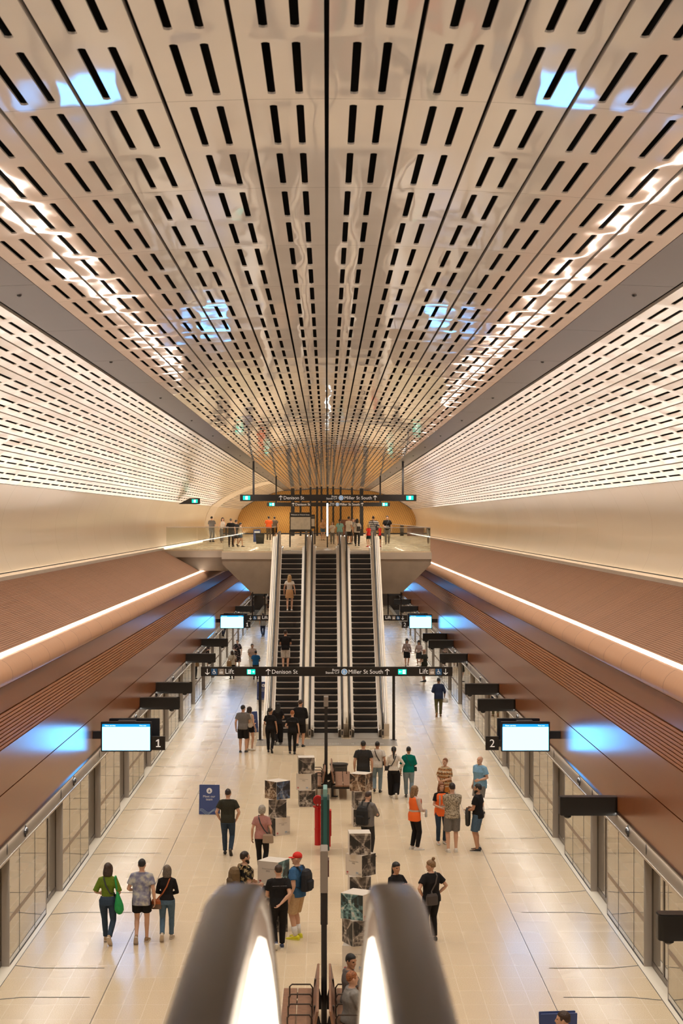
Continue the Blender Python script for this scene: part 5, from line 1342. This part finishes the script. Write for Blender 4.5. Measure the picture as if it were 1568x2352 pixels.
# upper concourse: bin, map boards, lit pole, glass
D = 110; t = thing('bin', (px_x(597,D), D, UP), 'square dark grey bin on the far concourse behind glass', 'bin')
b = MB(); b.loft_z([(0,0.24,0.22,0),(0.62,0.29,0.27,0)], 16, pw=8); b.build('tub', mat('bin dark', (0.03,0.03,0.028), 0.5), t); b = MB(); b.loft_z([(0.62,0.31,0.29,0),(0.66,0.31,0.29,0)], 16, pw=8); b.build('rim', BLACK, t)
MAPM = mat('map paper', (0.55,0.49,0.42), 0.5, noise=0.12, nscale=6)
def map_board(D, xa, xb, ya, yb, label, z_leg=0):
    t = thing('map_board', (px_x((xa+xb)/2,D), D, UP), label, 'map board'); w_ = (xb-xa)*D/F/2; z0, z1 = px_z(yb,D)-UP, px_z(ya,D)-UP
    b = MB(); b.rbox(-w_,w_,0,0.12,z0,z1,0.02); b.build('cabinet', SIGN, t)
    b = MB(); b.add([(-w_*0.91,-0.004,z0+0.14),(w_*0.91,-0.004,z0+0.14),(w_*0.91,-0.004,z1-0.26),(-w_*0.91,-0.004,z1-0.26)], [(0,1,2,3)]); b.build('map_sheet', MAPM, t)
    text('Welcome to Victoria Cross', t, WHITE, -w_*0.88, -0.004, z1-0.16, width=w_*1.7)
    for sd in (-1,1):
        b = MB(); b.box(sd*w_*0.97-0.04, sd*w_*0.97+0.04, 0.02, 0.10, 0, z0+0.1); b.build('leg', SIGN, t)
    return t
map_board(97, 665, 715, 1177, 1222, 'large black framed map board at the top of the escalators'); map_board(108, 703, 723, 1182, 1214, 'smaller map board half hidden behind the large map board')
D = 96; t = thing('light_pole', (px_x(751.5,D), D, UP), 'upright glowing white light pole at the top of the middle escalator', 'light pole')
b = MB(); b.box(-0.03,0.03,-0.03,0.03,0,0.62); b.build('stem', BLACK, t); b = MB(); b.rbox(-0.045,0.045,-0.045,0.045,0.62,2.45,0.015,2,'z'); b.build('light_tube', mat('cool tube', (1,1,1), 0.4, emit=(0.78,0.93,1.0), es=1.6), t)
# lift enclosure: black columns before the gold wall
t = thing('lift_enclosure', (0, 160, UP), 'tall black columned lift enclosure standing before the gold end wall', 'lift enclosure')
for px in (672, 690, 713, 728, 738, 752, 765, 782, 808, 830):
    X = px_x(px, 160); w_ = 0.17 if px in (672, 830) else 0.09; ztop = zc(X)-UP-0.08
    b = MB(); b.box(X-w_, X+w_, 0, 0.25, 0, ztop); b.build('column', BLACK, t)
b = MB(); b.box(px_x(668,160), px_x(834,160), 0.02, 0.22, 2.95, 3.1); b.build('beam', BLACK, t)
b = MB(); b.box(px_x(780,160), px_x(818,160), -0.2, 0.0, 0, 1.5); b.build('lift_door', mat('lift maroon', (0.16,0.06,0.035), 0.5), t)
# glass balustrades on the concourse
def glass_run(pts, label, h=1.14, rail=True, z=UP):
    t = thing('glass_balustrade', (pts[0][0], pts[0][1], z), label, 'balustrade'); ox, oy = pts[0]
    for (xa, ya), (xb, yb) in zip(pts[:-1], pts[1:]):
        L = math.hypot(xb-xa, yb-ya); n = max(1, round(L/1.9)); ang = math.atan2(yb-ya, xb-xa)
        M = Matrix.Translation((xa-ox, ya-oy, 0)) @ Matrix.Rotation(ang, 4, 'Z')
        for i in range(n):
            b = MB(); b.box(L*i/n+0.01, L*(i+1)/n-0.01, -0.008, 0.008, -0.05, h, M); b.build('pane', GLASS, t)
        b = MB(); b.box(0, L, -0.025, 0.025, h, h+0.04, M); b.build('rail', STEEL, t)
    return t
glass_run([(-2.75, 85.15), (-5.10, 85.15), (-5.10, 89.4), (-8.3, 89.4)], 'glass balustrade along the concourse edge left of the escalators')
glass_run([(2.75, 85.15), (5.10, 85.15), (5.10, 150)], 'glass balustrade along the concourse edge right of the escalators')
glass_run([(-2.72, 86.2), (-2.72, 92.0)], 'short glass screen beside the top of the left escalator'); glass_run([(2.72, 86.2), (2.72, 92.0)], 'short glass screen beside the top of the right escalator')
# ------------------------------------------------------------------ the crowd
BLK = cloth('black', (0.014,0.012,0.012)); DGREY = cloth('dark grey', (0.035,0.033,0.032)); OLIVE_D = cloth('dark olive', (0.035,0.033,0.022)); JEAN = cloth('jeans dark', (0.035,0.055,0.085)); JEAN_M = cloth('jeans mid', (0.085,0.14,0.20)); JEAN_L = cloth('jeans light', (0.22,0.29,0.34))
WHT = cloth('white', (0.66,0.60,0.53)); CREAMC = cloth('cream', (0.60,0.50,0.38)); GREYC = cloth('grey', (0.17,0.155,0.145)); GREYS = cloth('light grey', (0.24,0.225,0.205)); NAVY = cloth('navy', (0.022,0.032,0.07)); GREEN_T = cloth('green', (0.13,0.19,0.018)); PINK = cloth('dusty pink', (0.40,0.19,0.165)); BLUE_T = cloth('blue', (0.045,0.125,0.26)); TEAL_T = cloth('teal', (0.0,0.15,0.115)); SKYB = cloth('sky blue', (0.19,0.36,0.52)); TAN = cloth('tan', (0.48,0.27,0.13)); BEIGE = cloth('beige', (0.50,0.34,0.19)); KHAKI = cloth('khaki', (0.12,0.105,0.05)); MAUVE = cloth('mauve', (0.36,0.27,0.25)); ORNG = cloth('orange', (0.80,0.13,0.03)); BROWN = cloth('brown', (0.12,0.085,0.055)); AQUA = cloth('aqua', (0.25,0.50,0.48)); REDC = cloth('red', (0.60,0.03,0.025)); DENIM = cloth('denim', (0.07,0.115,0.17)); STONE = cloth('stone', (0.20,0.185,0.17)); DBLUE = cloth('blue shirt', (0.02,0.13,0.33))
CLOUD = patterned('cloud print', 'clouds', [(0.17,0.17,0.26),(0.30,0.30,0.36),(0.47,0.45,0.40),(0.55,0.53,0.46)], 9)
FLORAL = patterned('dark floral', 'floral', [(0.012,0.011,0.011),(0.10,0.07,0.03),(0.45,0.36,0.20),(0.30,0.22,0.10)], 13)
FLORAL2 = patterned('black floral', 'floral', [(0.015,0.013,0.015),(0.02,0.02,0.02),(0.40,0.28,0.27),(0.25,0.10,0.10)], 14)
ORNATE = patterned('ornate print', 'clouds', [(0.13,0.105,0.075),(0.34,0.28,0.20),(0.48,0.41,0.31),(0.52,0.45,0.35)], 30)
AZTEC = patterned('banded print', 'band', [(0.36,0.16,0.06),(0.55,0.42,0.27),(0.06,0.04,0.03)])
ORGPRT = patterned('orange skirt print', 'floral', [(0.42,0.15,0.03),(0.5,0.26,0.05),(0.25,0.06,0.02),(0.55,0.34,0.12)], 10)
STRIPE = patterned('navy stripe', 'stripe', [(0.55,0.5,0.45),(0.03,0.03,0.045)], 0.11)
def ped(key, label, px, yf, yt=None, H=None, **kw):
    D = kw.pop('D', None) or floorD(yf)
    if H is None: H = (yf-yt)*D/F
    return person(key, label, px_x(px, D), D, 0.0, H, **kw)
def upper(key, label, px, yf, H, **kw):
    D = F*(EYE-UP)/(yf-VY); return person(key, label, px_x(px, D), D, UP, H, far=True, **kw)
W_ = (0.70,0.66,0.60)
# walkers on the left
ped('green', 'woman in a green short-sleeved top and dark jeans walking away, shoulder-length brown hair', 247, 2168, H=1.66, heading=4, sex='f', tone=0, hair=('bob','brown'), top=('crop', GREEN_T), bottom=('jeans', JEAN), shoes=(0.40,0.27,0.15), shoe_sole=(0.6,0.5,0.4), arms=('bent','bent'), step=-0.75, extras=('halfsleeve',))
ped('cloud', 'man in a pale blue cloud-print shirt and black shorts walking away', 325, 2166, H=1.73, heading=3, hair=('short','black'), top=('shirt', CLOUD), bottom=('shorts', BLK), shoes=(0.32,0.19,0.09), shoe_sole=(0.5,0.42,0.35), arms=('down','bent'), step=0.5, tone=0, fat=0.95)
ped('blackbob', 'woman in a black long-sleeved top and blue jeans walking away, grey-brown bob', 383, 2160, H=1.56, heading=2, sex='f', hair=('bob','greybrown'), top=('long', BLK), bottom=('jeans', JEAN_M), shoes=(0.5,0.4,0.28), shoe_sole=(0.6,0.5,0.4), arms=('front','front'), step=0.6)
ped('darktee', 'man in a dark olive tee and jeans, hands in front pockets, by the blue board', 523, 1964, H=1.72, heading=2, hair=('short','dbrown'), top=('tee', OLIVE_D), bottom=('jeans', JEAN), shoes=(0.03,0.025,0.02), arms=('pocket','pocket'), step=-0.45)
ped('pink', 'grey-haired woman in a dusty pink tee and black trousers walking away', 601, 2000, H=1.62, heading=6, sex='f', hair=('round','grey'), top=('tee', PINK), bottom=('trousers', BLK), shoes=(0.10,0.09,0.085), shoe_sole=(0.6,0.55,0.5), arms=('down','down'), step=-0.6, fat=1.08)
ped('beardy', 'bearded man in a dark floral shirt carrying a brown backpack', 562, 2150, H=1.78, heading=62, tone=0, hair=('short','dbrown'), top=('shirt', FLORAL), bottom=('trousers', BLK), shoes=(0.02,0.02,0.02), arms=('bent','bent'), extras=('beard',), fat=1.08)
ped('redcap', 'man in a red cap and blue tee with beige shorts and bright yellow shoes', 682, 2156, H=1.80, heading=-62, tone=0, hair=('crop','grey'), top=('tee', BLUE_T), bottom=('longshorts', BEIGE), shoes=(0.72,0.68,0.02), shoe_sole=(0.7,0.68,0.1), arms=('front','down'), extras=(('cap','red',(0.70,0.02,0.01)),'socks','sunglasses'), fat=1.08, head=(-15,0))
ped('staff', 'staff member in a black polo resting one hand behind his back', 640, 2180, H=1.71, heading=-10, hair=('short','brown'), top=('polo', BLK), bottom=('trousers', BLK), shoes=(0.03,0.04,0.09), shoe_sole=(0.7,0.68,0.64), arms=('back','front'), step=0.35, extras=('backtext',), fat=1.02)
# seated men
person('sit1', 'seated man in a grey tee with short black hair, farther one on the bench', 0.40, 29.75, 0.0, 1.76, heading=72, tone=1, hair=('short','black'), top=('tee', GREYC), bottom=('trousers', DGREY), arms=('lap','lap'), sit=True, head=(60,10), shoes=(0.02,0.02,0.02), fat=1.05)
person('sit2', 'older seated man in a loose light grey shirt with thin reddish hair', 0.42, 28.65, 0.0, 1.74, heading=78, tone=0, hair=('short','ginger'), top=('shirt', GREYS), bottom=('trousers', GREYC), arms=('lap','lap'), sit=True, head=(-12,0), shoes=(0.05,0.04,0.03), fat=1.2)
person('corner', 'dark-haired person at the bottom edge in front of the Self-guided board, head showing', px_x(1293,24.7), 24.7, 0.0, 1.755, heading=-78, tone=0, hair=('short','brown'), top=('tee', DGREY), bottom=('jeans', JEAN))
# right of the pole
person('ponyr', 'woman in black with a dark ponytail looking over beside the right handrail', px_x(909,35.9), 35.9, 0.0, 1.66, heading=140, sex='f', tone=1, hair=('pony','black'), top=('polo', BLK), bottom=('trousers', BLK), arms=('chest','chest'), head=(12,5))
person('bun', 'woman in a black tee with blonde hair in a high bun, seen from behind', px_x(990,36.0), 36.0, 0.0, 1.68, heading=-28, sex='f', tone=0, hair=('bun','dblond'), top=('tee', BLK), bottom=('trousers', BLK), arms=('hip','hip'), head=(-38,5), fat=1.18)
ped('vest1', 'woman in profile in an orange hi-vis vest over a pale top and black trousers', 952, 1952, H=1.70, heading=62, sex='f', tone=0, hair=('wavy','dblond'), top=('long', cloth('pale pink', (0.60,0.45,0.38))), bottom=('slim', BLK), shoes=W_, shoe_sole=(0.7,0.66,0.6), arms=('front','front'), extras=('vest',), fat=1.06)
ped('vest2', 'woman in an orange hi-vis vest half hidden behind the man in a printed tee', 1013, 1938, H=1.66, heading=168, sex='f', tone=0, hair=('long','auburn'), top=('tee', BLK), bottom=('jeans', JEAN), shoes=W_, arms=('front','front'), extras=('vest',))
ped('ornate', 'man in a pale ornate printed tee and grey shorts seen from behind', 1038, 1957, H=1.82, heading=-4, hair=('short','dbrown'), top=('tee', ORNATE), bottom=('longshorts', GREYC), shoes=W_, shoe_sole=(0.7,0.66,0.6), arms=('crossed','crossed'), fat=1.02)
ped('denimman', 'dark-haired man in a black tee and denim shorts holding a dark jacket, facing left', 1097, 1955, H=1.78, heading=-68, hair=('short','black'), top=('tee', BLK), bottom=('longshorts', DENIM), shoes=(0.015,0.015,0.015), shoe_sole=(0.7,0.66,0.6), arms=('bent','front'), extras=('beard',), tone=1)
ped('aztec', 'older woman in a brown banded print top and orange patterned trousers, hands clasped', 1022, 1866, H=1.62, heading=215, sex='f', tone=0, hair=('short','auburn'), top=('baggy', AZTEC), bottom=('wide', ORGPRT), arms=('front','front'), fat=1.15)
ped('bald', 'bald man in a short-sleeved blue shirt and grey shorts near the right doors', 1102, 1870, H=1.72, heading=232, tone=0, hair=('bald','grey'), top=('shirt', SKYB), bottom=('longshorts', STONE), shoes=(0.05,0.05,0.055), shoe_sole=(0.7,0.66,0.6), arms=('down','bent'), fat=1.15, extras=('socks','lanyard'))
person('hiker', 'person in a grey jacket with a black backpack reading the printed boxes', px_x(843,44.9), 44.9, 0.0, 1.70, heading=38, tone=0, hair=('short','brown'), top=('jacket', GREYC), bottom=('trousers', DGREY), arms=('chest','bent'), head=(-5,22), fat=1.02)
person('tall', 'tall man in a charcoal tee seen from behind beside the man in a white tee', px_x(835,48.6+0.0), 54.4, 0.0, 1.80, heading=2, tone=0, hair=('short','black'), top=('tee', DGREY), bottom=('jeans', JEAN), arms=('down','down'), fat=1.05)
PEOPLE['tall']['o'].location.x = px_x(834, 54.4)
ped('whitetee', 'man in a white tee and light jeans with a strap across his back', 866, 1821, H=1.64, heading=8, tone=1, hair=('short','black'), top=('tee', WHT), bottom=('jeans', JEAN_L), shoes=(0.02,0.02,0.02), arms=('down','bent'), step=0.3)
ped('ponyw', 'woman in a white long-sleeved top and wide black trousers with a long dark ponytail', 904, 1834, H=1.62, heading=2, sex='f', tone=1, hair=('pony','black'), top=('long', WHT), bottom=('wide', BLK), shoes=W_, arms=('hip','front'), step=-0.5)
ped('tealtop', 'person in a teal top and light jeans walking beside the woman in white', 938, 1832, H=1.60, heading=4, sex='f', tone=1, hair=('short','black'), top=('polo', TEAL_T), bottom=('jeans', JEAN_L), shoes=(0.12,0.11,0.10), arms=('front','down'), step=-0.4, fat=1.1, extras=('halfsleeve',))
# in front of the escalators
ped('couple1', 'man in a grey tee and black shorts standing with a woman, left of the escalators', 558, 1729, H=1.79, heading=8, hair=('short','black'), top=('tee', GREYC), bottom=('longshorts', BLK), shoes=(0.03,0.03,0.03), shoe_sole=(0.5,0.46,0.42), arms=('front','down'), head=(15,0))
ped('couple2', 'woman in a cream top and black shorts behind the man in a grey tee', 573, 1724, H=1.66, heading=35, sex='f', tone=0, hair=('long','dbrown'), top=('tank', CREAMC), bottom=('hot', BLK), shoes=W_, arms=('down','front'), head=(25,0))
ped('staffa', 'staff member in a black polo walking towards the escalators, dark hair tied back', 620, 1729, H=1.68, heading=6, sex='f', tone=1, hair=('pony','black'), top=('polo', BLK), bottom=('trousers', BLK), arms=('down','front'), step=-0.5, extras=('backtext',), head=(40,0))
ped('longhair', 'woman in black with very long dark hair before the left escalator', 638, 1711, H=1.62, heading=8, sex='f', tone=1, hair=('vlong','black'), top=('tee', BLK), bottom=('wide', BLK), arms=('front','down'), step=0.4, shoes=(0.3,0.28,0.26))
ped('ginger', 'staff member in a black polo with short ginger hair seen from behind', 671, 1733, H=1.64, heading=0, sex='f', tone=0, hair=('short','ginger'), top=('polo', BLK), bottom=('trousers', BLK), arms=('down','bent'), step=0.3, extras=('backtext',))
ped('blkshorts', 'tall man in a black long-sleeved top and black shorts before the left escalator', 689, 1716, H=1.81, heading=12, tone=0, hair=('short','brown'), top=('jacket', BLK), bottom=('longshorts', BLK), arms=('front','front'), step=0.3)
ped('navyshirt', 'man in a navy shirt and olive trousers walking away along the right platform', 1007, 1646, H=1.72, heading=4, tone=2, hair=('short','black'), top=('shirt', NAVY), bottom=('slim', KHAKI), shoes=(0.30,0.15,0.06), arms=('hold','bent'), step=0.4, extras=('rolled',))
# on the left escalator
person('rider1', 'blonde woman in a white tee and tan skirt, higher rider on the left escalator', -1.66+px_x(750,79)*0-0.03, 70.8+0.4*19+0.2, 0.23*20, 1.64, heading=4, sex='f', tone=0, hair=('long','blond'), top=('crop', WHT), bottom=('skirt', TAN), shoes=W_, arms=('down','down'))
person('rider2', 'man in a black tee and cream shorts, lower rider on the left escalator', -1.78, 70.8+0.4*9+0.2, 0.23*10, 1.68, heading=2, tone=0, hair=('short','dbrown'), top=('tee', BLK), bottom=('longshorts', WHT), shoes=(0.5,0.46,0.42), arms=('front','front'))
# far down the platform
F_ = dict(far=True)
ped('hat1', 'woman in a black hat and mauve top with dark shorts coming along the right platform', 934, 1530, H=1.60, heading=178, sex='f', tone=0, hair=('bob','brown'), top=('long', MAUVE), bottom=('longshorts', BLK), arms=('down','down'), extras=(('hat',(0.03,0.025,0.025)),), fat=1.12, step=0.3, **F_)
ped('hat2', 'person in a dark hat and mauve top beside the woman in a black hat', 962, 1531, H=1.52, heading=190, sex='f', tone=0, hair=('bob','black'), top=('long', MAUVE), bottom=('longshorts', DGREY), arms=('down','front'), extras=(('hat',(0.05,0.045,0.045)),), step=-0.3, **F_)
ped('baldfar', 'balding man in a dark tee standing in profile beneath the long Lift sign', 974, 1566, H=1.76, heading=-60, tone=0, hair=('bald','grey'), top=('tee', OLIVE_D), bottom=('longshorts', OLIVE_D), arms=('bent','bent'), fat=1.1, **F_)
ped('floral2', 'woman in a black floral dress coming along the left platform', 545, 1531, H=1.60, heading=185, sex='f', tone=0, hair=('short','dbrown'), top=('maxi', FLORAL2), bottom=('none', None), arms=('front','down'), fat=1.1, **F_)
ped('yellowbag', 'person in a cream top with a tan shoulder bag behind the long Lift sign', 533, 1559, H=1.55, heading=-20, sex='f', tone=1, hair=('bob','brown'), top=('tee', CREAMC), bottom=('trousers', BLK), arms=('bent','bent'), **F_)
ped('pinkfar', 'person in a pinkish shirt and white trousers behind the person in a bright blue tee', 579, 1547, H=1.68, heading=160, tone=1, hair=('short','black'), top=('tee', cloth('pale rose', (0.48,0.35,0.28))), bottom=('trousers', WHT), arms=('front','down'), **F_)
ped('bluefar', 'person in a bright blue tee seen from behind near the small blue board', 587, 1560, H=1.56, heading=5, tone=1, hair=('short','black'), top=('tee', DBLUE), bottom=('trousers', DGREY), arms=('front','front'), step=0.4, **F_)
ped('greyfar', 'man in a grey shirt and dark trousers walking away left of the escalators, far off', 604, 1462, H=1.75, heading=-15, tone=1, hair=('short','black'), top=('shirt', GREYS), bottom=('trousers', NAVY), arms=('front','down'), step=0.4, **F_)
ped('shortsfar', 'person in a white tee and pale shorts far beneath the concourse', 611, 1400, H=1.78, heading=175, tone=0, hair=('short','brown'), top=('tee', WHT), bottom=('longshorts', CREAMC), arms=('front','down'), **F_)
ped('floralfar', 'person in a dark floral dress far beneath the concourse', 618.5, 1403, H=1.66, heading=180, sex='f', tone=1, hair=('bob','black'), top=('maxi', FLORAL2), bottom=('none', None), arms=('front','down'), **F_)
# on the concourse
upper('u1', 'man in dark grey standing alone by the cream wall on the concourse', 486, 1245, 1.74, heading=20, hair=('short','black'), top=('shirt', GREYC), bottom=('trousers', GREYC), arms=('front','front'))
upper('u2', 'woman in a white top and grey patterned trousers with long black hair on the concourse', 511, 1246, 1.66, heading=160, sex='f', hair=('long','black'), top=('tank', WHT), bottom=('wide', STONE), arms=('down','front'))
upper('u3', 'grey-haired person in a black tee and black trousers in the group behind the left glass', 530, 1256, 1.60, heading=5, hair=('short','greybrown'), top=('tee', BLK), bottom=('trousers', BLK), arms=('down','down'), tone=0)
upper('u4', 'person in a dark top and shorts, middle one of the group behind the left glass', 541, 1255, 1.52, heading=30, hair=('short','dbrown'), top=('tee', DGREY), bottom=('longshorts', DGREY), arms=('front','front'), step=0.4)
upper('u5', 'girl in a pale top and denim shorts in the group behind the left glass', 551, 1256, 1.36, heading=60, sex='f', hair=('pony','black'), top=('tank', CREAMC), bottom=('denim', DENIM), arms=('front','down'), step=0.5)
upper('u6', 'person in an orange tee and brown trousers facing the gold wall', 617, 1240, 1.76, heading=5, hair=('short','black'), top=('tee', ORNG), bottom=('trousers', BROWN), arms=('front','front'), fat=1.1)
upper('u7', 'person in a brown tee and black shorts beside the one in orange', 630, 1239.5, 1.74, heading=-5, hair=('short','black'), top=('tee', BROWN), bottom=('longshorts', BLK), arms=('down','down'))
upper('u8', 'woman in an orange-brown top and denim shorts at the top of the middle escalator', 741, 1241, 1.58, heading=165, sex='f', hair=('bob','dblond'), top=('tank', TAN), bottom=('denim', DENIM), arms=('front','front'))
upper('u9', 'girl in a white top and grey trousers right of the glowing light pole', 763, 1249, 1.40, heading=175, sex='f', hair=('long','dblond'), top=('tee', WHT), bottom=('trousers', STONE), arms=('chest','down'))
upper('u10', 'woman in an aqua top with a dark ponytail seen from behind', 780, 1252, 1.56, heading=5, sex='f', tone=1, hair=('pony','black'), top=('tee', AQUA), bottom=('shorts', GREYC), arms=('down','down'), fat=1.1)
upper('u11', 'tall man in a white shirt at the top of the right escalator', 801, 1250, 1.72, heading=40, tone=1, hair=('short','black'), top=('shirt', WHT), bottom=('longshorts', DGREY), arms=('down','front'))
upper('u12', 'person in a pale grey shirt half hidden behind the man in white', 811, 1247, 1.62, heading=170, tone=0, hair=('short','greybrown'), top=('shirt', GREYS), bottom=('trousers', BROWN), arms=('front','down'))
upper('u13', 'woman with dark bobbed hair in a pale top, black bag on her back', 820, 1254, 1.58, heading=10, sex='f', tone=1, hair=('bob','black'), top=('tee', WHT), bottom=('trousers', DGREY), arms=('front','down'))
upper('u14', 'child in a red top and dark skirt beside the man in a striped tee', 846, 1256, 1.26, heading=-40, sex='f', tone=0, hair=('bob','blond'), top=('tee', REDC), bottom=('skirt', cloth('dark teal', (0.015,0.03,0.03))), shoes=(0.45,0.02,0.02), arms=('front','down'))
upper('u15', 'man in a navy and white striped tee with a dark bag on his hip', 857, 1251, 1.74, heading=-8, tone=0, hair=('short','brown'), top=('tee', STRIPE), bottom=('trousers', GREYC), arms=('hip','down'), fat=1.15)
upper('u16', 'young man in a black tee and grey trousers on the concourse facing this way', 889, 1250, 1.77, heading=182, tone=0, hair=('short','black'), top=('tee', BLK), bottom=('trousers', STONE), arms=('front','down'), step=0.3)
bpy.context.view_layer.update()
finish_remesh()

# ------------------------------------------------------------------ what people carry
t = carry('green', 'tote_bag', 'bright green tote bag hanging from the shoulder of the woman in green', 'bag')
s_ = PEOPLE['green']['s']; GT = mat('green tote', (0.015,0.30,0.075), 0.75, noise=0.12, nscale=14, bump=0.4, bscale=9)
b = MB(); b.loft_z([(z*s_,rx*s_,ry*s_,-0.05*s_,x*s_) for z,rx,ry,x in ((0.66,0.02,0.02,0.27),(0.68,0.06,0.05,0.27),(0.76,0.105,0.085,0.265),(0.86,0.10,0.09,0.26),(0.96,0.075,0.08,0.25),(1.06,0.045,0.06,0.235),(1.16,0.022,0.03,0.225))], 16); b.build('bag_body', GT, t, smooth=True)
b = MB(); b.tube([(0.225*s_,-0.05*s_,1.14*s_),(0.205*s_,-0.085*s_,1.30*s_),(0.175*s_,-0.06*s_,1.47*s_),(0.175*s_,0.0,1.49*s_),(0.205*s_,0.06*s_,1.36*s_),(0.235*s_,0.0,1.14*s_)], [(0.018,0.005)]*6, 6); b.build('handle', GT, t)
shoulder_bag('green', 'small dark crossbody bag strap across the back of the woman in green', -1, (0.17,0.10,0.98), (0.16,0.07,0.14), (0.03,0.035,0.03), (0.03,0.035,0.025))
shoulder_bag('blackbob', 'tan and orange shoulder bag at the hip of the woman in black with a bob', 1, (-0.235,-0.05,0.86), (0.24,0.12,0.22), (0.14,0.085,0.055), (0.36,0.09,0.02), flap=(0.36,0.09,0.02))
shoulder_bag('pink', 'beige shoulder bag at the hip of the woman in pink', -1, (0.19,-0.14,0.90), (0.30,0.11,0.24), (0.32,0.23,0.16), (0.03,0.025,0.025))
backpack('beardy', 'brown canvas backpack on the bearded man', (0.14,0.085,0.035), (0.26,0.15,0.06), size=(0.32,0.2,0.46))
backpack('redcap', 'black backpack on the man in a red cap', (0.014,0.014,0.018))
backpack('hiker', 'black backpack on the person in a grey jacket', (0.013,0.012,0.012), size=(0.34,0.2,0.5), zc_=1.15)
shoulder_bag('bun', 'dark brown shoulder bag strap across the woman with a bun', 1, (-0.10,-0.19,0.95), (0.28,0.12,0.24), (0.06,0.045,0.04), (0.07,0.055,0.045))
shoulder_bag('whitetee', 'small dark bag on a thin strap worn by the man in a white tee', -1, (0.17,0.12,1.0), (0.2,0.07,0.15), (0.03,0.025,0.02), (0.05,0.035,0.03))
shoulder_bag('ponyw', 'black bag on a strap across the woman in white', 1, (-0.20,0.06,1.02), (0.22,0.08,0.16), (0.02,0.018,0.018), (0.02,0.018,0.018))
shoulder_bag('tealtop', 'thin dark green strap bag across the person in teal', -1, (0.2,0.08,0.98), (0.18,0.07,0.15), (0.02,0.05,0.04), (0.0,0.08,0.065))
shoulder_bag('hat1', 'small bag on a strap across the woman in a black hat', 1, (-0.2,0.10,0.98), (0.2,0.08,0.16), (0.25,0.17,0.15), (0.10,0.07,0.06))
shoulder_bag('yellowbag', 'tan leather bag at the back of the person in a cream top', 1, (-0.22,-0.10,0.95), (0.30,0.16,0.34), (0.34,0.18,0.07), (0.25,0.13,0.05))
shoulder_bag('u16', 'grey sling bag worn by the young man in a black tee', -1, (0.02,0.18,1.05), (0.28,0.08,0.18), (0.16,0.155,0.15), (0.05,0.05,0.05))
shoulder_bag('u15', 'dark bag on the hip of the man in a striped tee', -1, (0.25,-0.10,1.05), (0.26,0.2,0.36), (0.03,0.028,0.03), (0.03,0.028,0.03))
shoulder_bag('u13', 'black bag on the back of the woman with bobbed hair', -1, (0.12,-0.20,1.1), (0.26,0.12,0.32), (0.03,0.027,0.025), (0.03,0.027,0.025))
# white safety helmet in the hand of the man in navy
p = PEOPLE['navyshirt']; t = carry('navyshirt', 'safety_helmet', 'white safety helmet held by the man in a navy shirt', 'helmet')
c = p['wri'][0]*p['s'] + Vector((0.02,0.05,-0.17))
b = MB(); b.loft_z([(c.z-0.09,0.125,0.14,c.y,c.x),(c.z-0.03,0.13,0.145,c.y,c.x),(c.z+0.05,0.105,0.12,c.y,c.x),(c.z+0.09,0.05,0.06,c.y,c.x),(c.z+0.1,0.01,0.01,c.y,c.x)], 18); b.build('shell', mat('helmet white', (0.75,0.72,0.68), 0.3), t, smooth=True)
b = MB(); b.loft_z([(c.z-0.105,0.14,0.16,c.y,c.x),(c.z-0.085,0.14,0.16,c.y,c.x)], 18); b.build('brim', mat('helmet white', (0.75,0.72,0.68), 0.3), t)
# folded jacket, water bottle, phone
p = PEOPLE['denimman']; t = carry('denimman', 'jacket', 'dark grey jacket hanging from the hand of the man in denim shorts', 'jacket'); c = p['wri'][1]*p['s']
b = MB(); b.loft_z([(c.z-0.42,0.04,0.03,c.y,c.x),(c.z-0.38,0.10,0.06,c.y,c.x),(c.z-0.15,0.12,0.07,c.y,c.x),(c.z-0.02,0.09,0.07,c.y,c.x),(c.z+0.05,0.05,0.05,c.y,c.x)], 14); b.build('folded_cloth', cloth('charcoal jacket', (0.06,0.055,0.05)), t, smooth=True)
p = PEOPLE['vest1']; t = carry('vest1', 'water_bottle', 'clear small bottle held by the woman in profile in a hi-vis vest', 'bottle'); c = p['wri'][0]*p['s'] + Vector((0.0,0.07,-0.07))
b = MB(); b.tube([c+Vector((0,0,-0.1)), c+Vector((0,0,0.06)), c+Vector((0,0,0.09)), c+Vector((0,0,0.1))], [0.032,0.032,0.015,0.013], 12); b.build('bottle_body', mat('bottle plastic', (0.55,0.6,0.65), 0.15), t, smooth=True)
p = PEOPLE['sit2']; t = carry('sit2', 'drink_cup', 'white drink cup held by the older seated man', 'cup'); c = p['wri'][0]*p['s'] + Vector((-0.02,0.09,0.03))
b = MB(); b.tube([c+Vector((0,0,-0.07)), c+Vector((0,0,0.06))], [0.03,0.04], 14); b.build('cup_body', mat('cup white', (0.78,0.75,0.7), 0.5), t, smooth=True); b = MB(); b.tube([c+Vector((0,0,0.06)), c+Vector((0,0,0.075))], [0.043,0.04], 14); b.build('lid', mat('cup lid', (0.03,0.025,0.02), 0.4), t)
